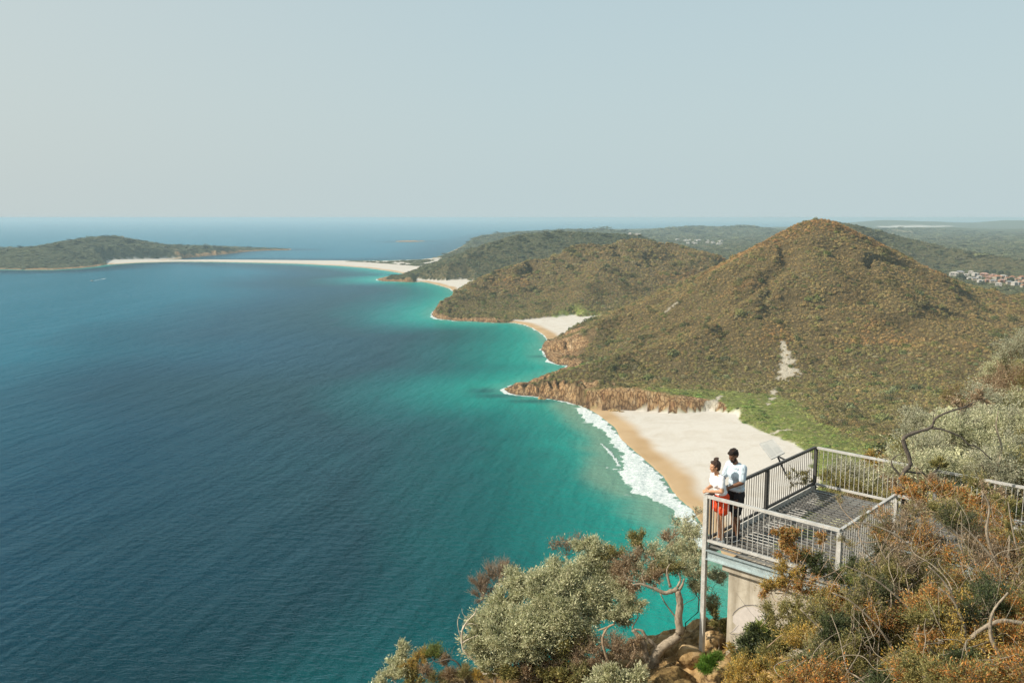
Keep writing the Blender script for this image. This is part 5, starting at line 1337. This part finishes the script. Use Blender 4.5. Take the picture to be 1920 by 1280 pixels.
plant("bare_shrub", "sparse pale twigs hanging over the side rail of the deck", "shrub", onk(1700, 1120, 13.6),
      [(1612, 978, 14.3, .26, TAN, 90), (1648, 962, 14.4, .28, RUST, 90), (1688, 985, 14.2, .30, BRN, 120), (1655, 1005, 14.1, .28, RUST, 160), (1718, 962, 14.6, .3, TAN, 140), (1588, 1012, 14.2, .2, TAN, 60), (1575, 940, 14.6, .16, TAN, 20)], bk=bk_brown, seed=76, r0=.016, twig=1.6, sub=12, leaf=(.035, .010))
gt = plant("grass_tuft", "bright green grass tuft at the foot of the support post", "grass tuft", onk(1336, 1262, 16.9),
      [(1332, 1248, 17.0, .16, [(0.10, 0.21, 0.03), (0.15, 0.27, 0.04)], 500), (1322, 1262, 16.9, .14, [(0.10, 0.21, 0.03), (0.15, 0.27, 0.04)], 400), (1345, 1240, 17, .12, [(0.10, 0.21, 0.03), (0.2, 0.27, 0.06)], 300)], bk=bk_brown, seed=22, r0=.008, up=2.0, leaf=(.10, .009), twig=.8)

# ---- right of and below the platform: tangled coastal scrub
plant("rust_shrub", "rust-orange tipped shrub rising in front of the platform's front rail", "shrub", onk(1530, 1290, 13.6),
      [(1466, 1000, 14.6, .16, RUST, 420), (1492, 1006, 14.6, .17, RUST, 420), (1470, 1035, 14.5, .2, RUST, 450), (1498, 1045, 14.5, .22, RUST, 450), (1542, 1010, 14.6, .12, RUST, 160), (1478, 1075, 14.3, .26, GOLD, 600), (1520, 1055, 14.4, .24, DKGR, 600), (1552, 1075, 14.2, .3, DKGR, 700), (1505, 1100, 14.1, .3, RUST, 650),
       (1455, 1098, 14.3, .24, GOLD, 500), (1590, 1085, 14, .26, LIME, 450), (1540, 1120, 13.9, .3, GOLD, 700), (1580, 1130, 13.7, .3, RUST, 600), (1430, 1105, 14.4, .14, RUST, 250), (1500, 1150, 13.7, .32, OLIVE, 650), (1455, 1150, 14, .26, OLIVE, 450)],
      bk=bk_brown, seed=31, rnd=13, r0=.045, leaf=(.037, .012), twig=1.2)
plant("green_shrub", "dark green leafy bush against the right side of the concrete pier", "shrub", onk(1445, 1285, 14.2),
      [(1440, 1178, 14.4, .26, DKGR, 800), (1418, 1215, 14.3, .28, DKGR, 900), (1458, 1218, 14.1, .32, DKGR, 900), (1430, 1185, 14.4, .2, LIME, 400), (1480, 1195, 13.9, .3, OLIVE, 700), (1405, 1238, 14.2, .22, OLIVE, 500), (1380, 1225, 14.6, .16, GOLD, 300)], seed=32, r0=.03, leaf=(.06, .018))
plant("gold_shrub", "golden yellow-green bush in the bottom edge left of centre of the scrub", "shrub", onk(1420, 1310, 13.4),
      [(1390, 1258, 13.8, .26, GOLD, 900), (1425, 1265, 13.6, .3, GOLD, 1000), (1465, 1260, 13.4, .3, GOLD, 900), (1500, 1268, 13.2, .3, OLIVE, 800), (1375, 1282, 13.6, .24, GOLD, 700), (1535, 1272, 13, .28, RUST, 700), (1480, 1290, 13.1, .3, LIME, 700), (1440, 1240, 13.8, .24, OLIVE, 600)], seed=33, r0=.03, leaf=(.037, .012))
big1 = fill(1500, 1720, 1130, 1290, 30, 13.6, 11.2, .32, [OLIVE, DKGR, GOLD, DKGR, RUST, OLIVE, RUST, TAN], 900, 41)
plant("tangled_shrub", "tangled olive and rust shrub with pale stems in the lower middle of the scrub", "shrub", onk(1640, 1300, 11.6), big1, bk=bk_grey, seed=42, rnd=44, r0=.05, leaf=(.036, .011), twig=1.6,
      extra=[(W3([(1700, 1290), (1680, 1230), (1650, 1180), (1600, 1130), (1560, 1110)], 12.2), .022, .007), (W3([(1740, 1290), (1715, 1215), (1720, 1160), (1660, 1100), (1620, 1075), (1585, 1060)], 12.4), .024, .006), (W3([(1650, 1290), (1600, 1230), (1540, 1180), (1500, 1140)], 12.6), .025, .008)])
big2 = fill(1600, 1790, 1000, 1140, 22, 14.6, 12.6, .32, [OLIVE, TAN, RUST, DKGR, BRN, OLIVE], 560, 43)
plant("tangled_shrub", "brown twiggy shrub growing against the side rail right of the front corner post", "shrub", onk(1720, 1200, 13), big2, bk=bk_grey, seed=44, rnd=57, r0=.05, leaf=(.035, .010), twig=1.7, sub=18,
      extra=[(W3([(1790, 1200), (1760, 1130), (1700, 1080), (1660, 1045), (1640, 1000)], 13.4), .024, .006), (W3([(1760, 1130), (1730, 1060), (1690, 1010), (1640, 985), (1600, 978)], 13.6), .025, .008), (W3([(1725, 1200), (1690, 1120), (1640, 1060), (1610, 1005)], 13.5), .028, .008)])
big3 = fill(1720, 1960, 1120, 1300, 30, 12.0, 9.8, .32, [OLIVE, DKGR, DKGR, RUST, OLIVE, RUST, GOLD], 900, 45)
plant("tangled_shrub", "dark green and rust shrub with thick crooked limbs in the bottom right corner", "shrub", onk(1850, 1320, 10.2), big3, bk=bk_grey, seed=46, rnd=44, r0=.06, leaf=(.037, .012), twig=1.3,
      extra=[(W3([(1850, 1320), (1840, 1270), (1790, 1245), (1750, 1215), (1735, 1190), (1770, 1160), (1790, 1130), (1770, 1090), (1740, 1060)], 11.2), .034, .008), (W3([(1800, 1250), (1810, 1190), (1790, 1130), (1760, 1100)], 11.0), .026, .008), (W3([(1930, 1170), (1870, 1165), (1820, 1195), (1800, 1230)], 10.8), .034, .018), (W3([(1930, 1230), (1890, 1240), (1860, 1200), (1860, 1150), (1890, 1110)], 10.6), .03, .012)])
big4 = fill(1780, 1960, 960, 1130, 24, 14.2, 12.0, .32, [TAN, BRN, OLIVE, DKGR, RUST], 560, 47)
plant("tangled_shrub", "thicket of pale bare twigs and olive leaves at the right edge below the walkway", "shrub", onk(1900, 1230, 11.8), big4, bk=bk_grey, seed=48, rnd=61, r0=.05, leaf=(.035, .010), twig=1.8, sub=18,
      extra=[(W3([(1900, 1230), (1895, 1130), (1870, 1060), (1830, 1010), (1800, 980)], 12.6), .028, .007), (W3([(1940, 1180), (1920, 1080), (1900, 1000), (1890, 940)], 12.8), .024, .006), (W3([(1870, 1060), (1850, 1000), (1855, 950), (1840, 920)], 12.8), .025, .008)])
or1 = [(1715, 900, 16.8, .22, RUST, 420), (1700, 925, 16.6, .22, RUST, 420), (1735, 930, 16.5, .26, RUST, 500), (1770, 918, 16.4, .28, RUST, 550), (1795, 935, 16.2, .26, RUST, 500), (1745, 905, 16.8, .2, BRN, 300), (1820, 950, 16, .28, RUST, 420), (1850, 930, 16, .3, BRN, 400), (1760, 955, 16, .26, OLIVE, 450),
       (1715, 960, 16, .24, BRN, 300), (1840, 900, 16.6, .3, OLIVE, 450), (1885, 955, 15.4, .3, OLIVE, 450), (1800, 975, 15.4, .26, DKGR, 420)]
plant("rust_shrub", "bright orange shrub over the walkway beside the dark twisted tree", "shrub", onk(1790, 1040, 15.2), or1, bk=bk_brown, seed=49, rnd=20, r0=.04, leaf=(.042, .014), twig=1.4)
dk = W3([(1703, 985), (1697, 950), (1692, 918), (1690, 896), (1698, 880), (1707, 872), (1704, 855), (1696, 835), (1694, 822), (1706, 814), (1725, 808), (1742, 803), (1749, 796), (1753, 785), (1768, 776), (1790, 768), (1812, 762)], 17.4)
plant("twisted_tree", "dark bent tree arching over the far rail, nearly leafless", "tree", onk(1703, 1010, 17.4), [(1760, 872, 17.8, .16, OLIVE, 160), (1800, 758, 18.2, .22, BRN, 120), (1840, 742, 18.6, .22, BRN, 140)], bk=bk_dark, seed=50, r0=.03, twig=1.3,
      extra=[(dk, .062, .014), (W3([(1690, 893), (1680, 882), (1673, 873), (1672, 862), (1680, 855), (1690, 850)], 17.4), .022, .008), (W3([(1748, 802), (1770, 806), (1800, 818), (1815, 832), (1835, 840), (1860, 862)], 17.4), .022, .010), (W3([(1752, 790), (1750, 778), (1756, 770)], 17.4), .010, .004), (W3([(1800, 766), (1830, 752), (1860, 745)], 17.6), .010, .004)])
sg1 = fill(1690, 1960, 790, 900, 20, 23, 18.5, .55, [SAGE, SAGE, PALE, SAGE, OLIVE], 1100, 51, poly=lambda u, v: v > 900 - (u - 1650) * 0.9)
plant("sage_shrub", "broad sage bush filling the arch of the dark bent tree", "shrub", onk(1800, 930, 19.5), sg1, seed=52, r0=.06, leaf=(.06, .016),
      extra=[(W3([(1865, 935), (1870, 880), (1878, 840), (1868, 800), (1872, 770)], 18.6), .03, .010), (W3([(1900, 900), (1930, 860), (1950, 850)], 18.6), .025, .010)])
sg2 = [(1712, 788, 25, .45, PALE, 900), (1735, 800, 24.5, .4, PALE, 800), (1705, 815, 24.5, .38, PALE, 700), (1775, 795, 24, .45, PALE, 900), (1800, 805, 23.5, .4, PALE, 800), (1690, 838, 24, .34, PALE, 600), (1755, 825, 23.5, .45, PALE, 800), (1725, 845, 23, .5, PALE, 900)]
plant("pale_shrub", "silvery pale shrub showing above the far rail behind the arching tree", "shrub", onk(1745, 880, 23.5), sg2, seed=53, r0=.05, leaf=(.06, .018))
sg3 = fill(1840, 1960, 745, 830, 12, 26, 22, .6, [PALE, SAGE, PALE, SAGE, OLIVE], 1000, 54)
plant("pale_shrub", "grey-green bush at the right edge below the dry brush", "shrub", onk(1900, 860, 22.5), sg3, seed=55, r0=.05, leaf=(.065, .018))
sg4 = [(1895, 660, 27, .55, PALE, 900), (1925, 650, 27, .6, PALE, 900), (1880, 690, 27, .5, SAGE, 700), (1870, 715, 26.5, .5, BRN, 450), (1905, 705, 26.5, .6, BRN, 600), (1940, 700, 26, .6, OLIVE, 700), (1855, 700, 27, .35, SAGE, 400), (1885, 735, 26, .5, BRN, 450), (1925, 735, 26, .5, OLIVE, 500), (1850, 735, 26.5, .35, BRN, 300)]
plant("dry_shrub", "tall pale and dry bush, highest one at the right edge", "shrub", onk(1915, 800, 26), sg4, bk=bk_brown, seed=56, r0=.05, twig=1.5, leaf=(.06, .016))
plant("bare_shrub", "leafless dark dry shrub left of the tall right-edge bush", "shrub", onk(1820, 770, 28), [(1795, 735, 28, .4, OLIVE, 80), (1820, 730, 28, .45, OLIVE, 80), (1840, 745, 28, .35, BRN, 80), (1775, 745, 28.2, .3, OLIVE, 60)], bk=bk_brown, seed=57, r0=.04, twig=2.2, sub=22,
      extra=[(W3([(1822, 775), (1821, 748), (1820, 728)], 28), .06, .03), (W3([(1820, 750), (1800, 742), (1785, 728), (1778, 722)], 28), .03, .012), (W3([(1821, 745), (1835, 735), (1845, 722)], 28), .03, .012)])
plant("grey_shrub", "pale grey shrub seen through the far rail's balusters", "shrub", onk(1590, 950, 26), [(1570, 878, 27, .42, PALE, 700), (1600, 885, 26.5, .42, PALE, 700), (1625, 895, 26, .4, PALE, 600), (1585, 910, 26, .45, OLIVE, 600), (1550, 900, 27, .35, OLIVE, 500), (1620, 925, 25.5, .4, OLIVE, 500), (1650, 905, 25.5, .4, SAGE, 500)], seed=58, r0=.04, twig=1.3)
plant("dry_shrub", "ochre-brown dry shrub behind the far rail between grey shrub and arching tree", "shrub", onk(1665, 960, 24.5), [(1660, 880, 25, .38, BRN, 350), (1680, 905, 24.5, .38, BRN, 350), (1640, 860, 25.5, .3, GOLD, 250), (1670, 940, 24, .4, OLIVE, 400), (1600, 945, 24.8, .4, BRN, 350), (1550, 935, 25, .35, OLIVE, 350)], bk=bk_brown, seed=59, r0=.04, twig=1.9)
plant("twiggy_shrub", "sparse leafless twigs poking up outside the left rail near its far post", "shrub", onk(1500, 985, 23), [(1500, 885, 23, .22, OLIVE, 60), (1485, 900, 23, .24, OLIVE, 50), (1512, 900, 22.8, .2, OLIVE, 60)], bk=bk_dark, seed=60, r0=.02, twig=1.5, sub=10)
plant("bare_shrub", "thin dark leafless branches just left of the seaward corner post", "shrub", onk(1300, 1120, 19.5, -0.2), [(1300, 1000, 19.6, .3, SAGE, 90), (1280, 980, 19.8, .26, SAGE, 50), (1305, 960, 19.8, .2, SAGE, 20)], bk=bk_dark, seed=61, r0=.022, twig=1.7, sub=14)

# ---- boulders on the knoll
def boulder(label, u, v, d, s, seed):
    g = np.random.default_rng(seed); bm = bmesh.new(); bmesh.ops.create_icosphere(bm, subdivisions=4, radius=1.0)
    co = np.array([v_.co for v_ in bm.verts]); f = [[x.index for x in q.verts] for q in bm.faces]; bm.free()
    pl = g.normal(size=(9, 3)); pl /= np.linalg.norm(pl, axis=1)[:, None]; dd = g.uniform(0.55, 0.9, 9)
    for n_, k in zip(pl, dd):
        e = co @ n_ - k; co = co - np.clip(e, 0, None)[:, None] * n_ * 0.85
    co = co * (1 + 0.07 * fbm(co[:, 0] + seed, co[:, 1] + co[:, 2] * 0.7, 0.35, 3, 7))[:, None]
    co = co * np.array(s)
    p = atd(u, v, d); z = gz_at(p[0], p[1])
    o = mesh_obj("boulder", co, f, m_knoll, None, True); o.location = (p[0], p[1], z + s[2] * 0.25); o.rotation_euler = (0, 0, g.uniform(0, 6))
    tag(o, label, "rock", "ochre boulders on the cliff edge")
boulder("large ochre boulder right of the twisted trunk and left of the post", 1292, 1205, 17.8, (.38, .30, .26), 1)
boulder("rounded ochre boulder between the support post and the pier", 1338, 1180, 18.2, (.30, .26, .26), 2)
boulder("pale boulder at the bottom edge left of the support post", 1285, 1272, 16.6, (.30, .24, .16), 3)
boulder("orange boulder under the right side of the big sage tree", 1195, 1262, 17.2, (.24, .2, .15), 4)
boulder("pinkish boulder at the foot of the large sage tree", 1000, 1278, 17.3, (.26, .2, .15), 5)
boulder("small ochre boulder below the bleached dead branch", 925, 1276, 17.7, (.22, .2, .14), 6)
boulder("brown boulder behind the twisted trunk at the cliff edge", 1245, 1180, 18.6, (.32, .26, .2), 7)
# ------------------------------------------------------------------ undergrowth on the inland side of the knoll
m_und = m_leaf
def knoll_cover():
    g = np.random.default_rng(5); n = 5200
    x = g.uniform(5, 46, n); y = g.uniform(9, 62, n)
    k = (x > 0.40 * y - 1.5) & (x < 0.75 * y + 4)
    # keep the deck and walkway free
    q = np.stack([x - PL[0], y - PL[1]], 1); a = q @ e1[:2]; b_ = q @ e2[:2]
    k &= ~((a < WX + 0.4) & (b_ > -0.5) & (b_ < WB + 0.5) & (a > -0.5))
    x, y = x[k], y[k]; n = len(x); d = np.hypot(x, y)
    z = knoll(x, y)
    s = g.uniform(0.28, 0.62, n) * (0.8 + d / 50)
    kinds = [SAGE, PALE, OLIVE, OLIVE, BRN, DKGR]
    m_ = fbm(x, y, 3.0, 2, 77)
    t_ = np.array([np.array(kinds[int(np.clip((v * 0.9 + 0.5) * 6 + g.normal() * 1.2, 0, 5))])[g.integers(0, 3)] for v in m_]) * g.uniform(.65, 1.0, (n, 1))
    return np.stack([x, y, z - 0.1], 1), np.stack([s, s, s * g.uniform(.7, 1.1, n)], 1), t_
FINE = [leafy("undergrowth_clump", 900, 1.0, 0.9, 0.075, 300 + i, m_scrub) for i in range(4)]
kp, ks_, kt_ = knoll_cover()
undergrowth = scatter("undergrowth", FINE, kp, ks_, kt_, m_scrub)

# ------------------------------------------------------------------ far houses
m_wall = {c: simple_mat("wall_" + c, v, 0.9, var=0.08, scale=0.5) for c, v in dict(cream=(0.32, 0.28, 0.22), white=(0.38, 0.36, 0.33), brick=(0.26, 0.15, 0.10)).items()}
m_roof = {c: simple_mat("roof_" + c, v, 0.85, var=0.15, scale=1.2) for c, v in dict(terracotta=(0.34, 0.16, 0.09), grey=(0.24, 0.24, 0.25), pale=(0.40, 0.37, 0.33), pink=(0.36, 0.22, 0.18)).items()}
m_win = simple_mat("window_glass", (0.05, 0.07, 0.08), 0.15, var=0.1)
def house(loc, rz, L_, W_, h, wall, roof, label, group, storeys=1):
    r_ = empty("house", loc, rz); tag(r_, label, "house", group)
    m = MB(); a, b_ = L_ / 2, W_ / 2
    def bx(x0, x1, y0, y1, z0, z1): m.add([(x0, y0, z0), (x1, y0, z0), (x1, y1, z0), (x0, y1, z0), (x0, y0, z1), (x1, y0, z1), (x1, y1, z1), (x0, y1, z1)], [(0, 3, 2, 1), (4, 5, 6, 7), (0, 1, 5, 4), (1, 2, 6, 5), (2, 3, 7, 6), (3, 0, 4, 7)])
    bx(-a, a, -b_, b_, -3, h); bx(a * 0.2, a, -b_ - 3, -b_ + 0.0, -3, h * 0.9); m.build("wall", m_wall[wall], r_)
    m = MB(); o_ = 0.7; rh = W_ * 0.26
    m.add([(-a - o_, -b_ - o_, h), (a + o_, -b_ - o_, h), (a + o_, b_ + o_, h), (-a - o_, b_ + o_, h), (-a + b_ * 0.9, 0, h + rh), (a - b_ * 0.9, 0, h + rh)],
          [(0, 1, 5, 4), (1, 2, 5), (2, 3, 4, 5), (3, 0, 4), (3, 2, 1, 0)])
    m.add([(a * 0.2 - .5, -b_ - 3.6, h * .9), (a + .5, -b_ - 3.6, h * .9), (a + .5, -b_ + 1, h * .9), (a * 0.2 - .5, -b_ + 1, h * .9), (a * 0.6, -b_ - 2.4, h * .9 + 1.6), (a * 0.6, -b_ + 2.5, h * .9 + 1.6)],
          [(0, 1, 4), (1, 2, 5, 4), (2, 3, 5), (3, 0, 4, 5), (3, 2, 1, 0)])
    m.build("roof", m_roof[roof], r_)
    for x0 in (-0.75, -0.35, 0.45):
        m = MB(); y_ = -b_ - 0.03 if x0 < 0.2 else -b_ - 3.03
        m.add([(x0 * a, y_, h * .35), (x0 * a + 1.8, y_, h * .35), (x0 * a + 1.8, y_, h * .8), (x0 * a, y_, h * .8)], [(0, 1, 2, 3)]); m.build("window", m_win, r_)
def copy_thing(r_, loc, rz, s=1.0):
    c = r_.copy(); COL.objects.link(c); c.location = loc; c.rotation_euler = (0, 0, rz); c.scale = (s, s, s)
    for ch in list(r_.children):
        d = ch.copy(); COL.objects.link(d); d.parent = c
    return c
rooms = random.Random(4)
SET = [("terracotta", "cream", "small house with terracotta roof in the suburb behind the steep hill"), ("pale", "white", "small white house with pale roof in the suburb behind the steep hill"),
       ("pink", "brick", "small house with pinkish roof in the suburb behind the steep hill"), ("grey", "cream", "small cream house with grey roof in the suburb behind the steep hill")]
NEAR = [(1788, 518, 1), (1800, 516, 3), (1812, 519, 1), (1820, 514, 1), (1828, 518, 1), (1836, 523, 1), (1818, 526, 1), (1845, 520, 2), (1853, 524, 2), (1862, 521, 2), (1870, 525, 0), (1850, 530, 2), (1862, 532, 3), (1880, 523, 1), (1888, 526, 0), (1878, 531, 2),
        (1898, 524, 0), (1907, 528, 0), (1915, 525, 0), (1912, 534, 0), (1922, 531, 0), (1903, 536, 1), (1892, 534, 3), (1838, 531, 1), (1872, 537, 1), (1918, 540, 0), (1930, 526, 0), (1828, 527, 3)]
protos_h = {}
for i, (u, v, k) in enumerate(NEAR):
    p = hit(u, v)
    z = float(land(p[:1], p[1:2])[0])
    rf, wl, lb = SET[k]
    loc = (p[0], p[1], z + 3.2); rz = rooms.uniform(-0.5, 0.5)
    if k not in protos_h:
        house(loc, rz, 17, 11, 5.0, wl, rf, lb, "suburb houses with %s roofs" % rf); protos_h[k] = [o for o in COL.objects if o.name.startswith("house") and o.type == 'EMPTY'][-1]
        protos_h[k] = sorted([o for o in COL.objects if o.name.startswith("house") and o.type == 'EMPTY'], key=lambda o: o.name)[-1]
    else: copy_thing(protos_h[k], loc, rz, rooms.uniform(0.55, 0.85))
farp = None
for i in range(34):
    u = 1268 + rooms.random() * 88; v = 449.5 + (u - 1268) * 0.05 + rooms.random() ** 1.3 * 8
    if i > 29: u = 1160 + rooms.random() * 45; v = 440 + rooms.random() * 2
    p = hit(u, v); z = float(land(p[:1], p[1:2])[0])
    loc = (p[0], p[1], z + 3); rz = rooms.uniform(-0.5, 0.5); s_ = rooms.uniform(0.4, 0.8)
    if farp is None:
        house(loc, rz, 24, 13, 7.5, "white", "pale", "tiny white building in the distant seaside town", "white buildings of the distant town")
        farp = sorted([o for o in COL.objects if o.name.startswith("house") and o.type == 'EMPTY'], key=lambda o: o.name)[-1]
    else: copy_thing(farp, loc, rz, s_)

# ------------------------------------------------------------------ single dark trees around the suburb
m_gum, t, b = new_mat("gum_leaves"); geo = N(t, "ShaderNodeNewGeometry"); n = noise_node(t, 0.4, 4, 0.6, geo.outputs["Position"])
r = ramp(t, n.outputs["Fac"], [(0.3, (0.028, 0.04, 0.022)), (0.7, (0.07, 0.085, 0.04))]); L(t, r.outputs[0], b.inputs["Base Color"]); b.inputs["Roughness"].default_value = 0.8
gumc = leafy("crown", 900, 1.0, 1.25, 0.12, 500, m_gum).data
TR = [(1801, 524, 11, "big round dark tree left of the suburb houses"), (1896, 530, 9, "dark tree standing among the terracotta roofs"), (1848, 513, 8, "dark tree at the left end of the row behind the suburb"), (1862, 514, 9, "second tree of the dark row behind the suburb"),
      (1876, 515, 8, "third tree of the dark row behind the suburb"), (1890, 516, 8, "right end tree of the dark row behind the suburb"), (1756, 505, 9, "bluish dark tree on the right shoulder of the steep hill"), (1842, 534, 6, "small dark tree below the pink roofed houses")]
for u, v, s_, lb in TR:
    p = hit(u, v); z = float(land(p[:1], p[1:2])[0])
    r_ = empty("gum_tree", (p[0], p[1], z)); tag(r_, lb, "tree", "dark trees by the suburb")
    m = MB(); m.tube([(0, 0, -1), (0.3, 0.1, s_ * .5), (0.1, 0.3, s_ * 1.0)], [.45, .35, .2], 7); m.build("trunk", bk_grey, r_)
    o = bpy.data.objects.new("crown", gumc); COL.objects.link(o); o.parent = r_; o.location = (0, 0, s_ * 0.45); o.scale = (s_ * .95, s_ * .95, s_ * .85); o.rotation_euler = (0, 0, u)

# ------------------------------------------------------------------ motor boat under the island
q = sea(172, 526.8)
bt = empty("motor_boat", (q[0], q[1], 0.0), R(185)); tag(bt, "tiny white motor boat with a short wake below the island", "boat")
m = MB(); hull = [(-4, 1.3), (-1, 1.5), (2.5, 1.1), (4.6, 0.0), (2.5, -1.1), (-1, -1.5), (-4, -1.3)]
vs = [(x, y * .7, -0.3) for x, y in hull] + [(x * 1.05, y, 1.1) for x, y in hull]
m.add(vs, [(i, (i + 1) % 7, 7 + (i + 1) % 7, 7 + i) for i in range(7)] + [tuple(range(7, 14)), tuple(range(6, -1, -1))]); m.build("hull", m_wall["white"], bt)
m = MB(); vs = [(-1.5, -1, 1.12), (1.6, -0.8, 1.12), (1.6, .8, 1.12), (-1.5, 1, 1.12), (-1.3, -.9, 2.5), (0.8, -.7, 2.5), (0.8, .7, 2.5), (-1.3, .9, 2.5)]
m.add(vs, [(4, 5, 6, 7), (0, 1, 5, 4), (1, 2, 6, 5), (2, 3, 7, 6), (3, 0, 4, 7)]); m.build("cabin", m_wall["white"], bt)

# ------------------------------------------------------------------ rocks at the foot of the first headland
m_rk2 = m_knoll
RK = [(1152, 771, 5.5, "pale flat rock where the beach meets the headland cliff"), (1141, 768, 4, "brown rock at the top corner of the surf"), (1100, 763, 4.5, "dark rock in the white water at the beach corner"), (1122, 765, 4, "reddish rock below the cliff beside the surf"),
      (1165, 773, 3.2, "small brown rock rightmost at the cliff foot on the sand"), (953, 731, 4.5, "rock at the very tip of the first headland"), (1016, 748, 4, "rock at the waterline midway along the first headland"), (716, 526, 9, "dark skerry farthest out off the third beach")]
for i, (u, v, s_, lb) in enumerate(RK):
    q = sea(u, v); g = np.random.default_rng(70 + i); bm = bmesh.new(); bmesh.ops.create_icosphere(bm, subdivisions=3, radius=1.0)
    co = np.array([v_.co for v_ in bm.verts]); f = [[x.index for x in k.verts] for k in bm.faces]; bm.free()
    pl = g.normal(size=(8, 3)); pl /= np.linalg.norm(pl, axis=1)[:, None]
    for n_ in pl:
        e = co @ n_ - g.uniform(.5, .8); co = co - np.clip(e, 0, None)[:, None] * n_ * .9
    o = mesh_obj("rock", co * np.array([s_, s_ * .6, s_ * .45]), f, m_rk2, None, False); o.location = (q[0], q[1], s_ * .12); o.rotation_euler = (0, 0, g.uniform(-.4, .4)); tag(o, lb, "rock")
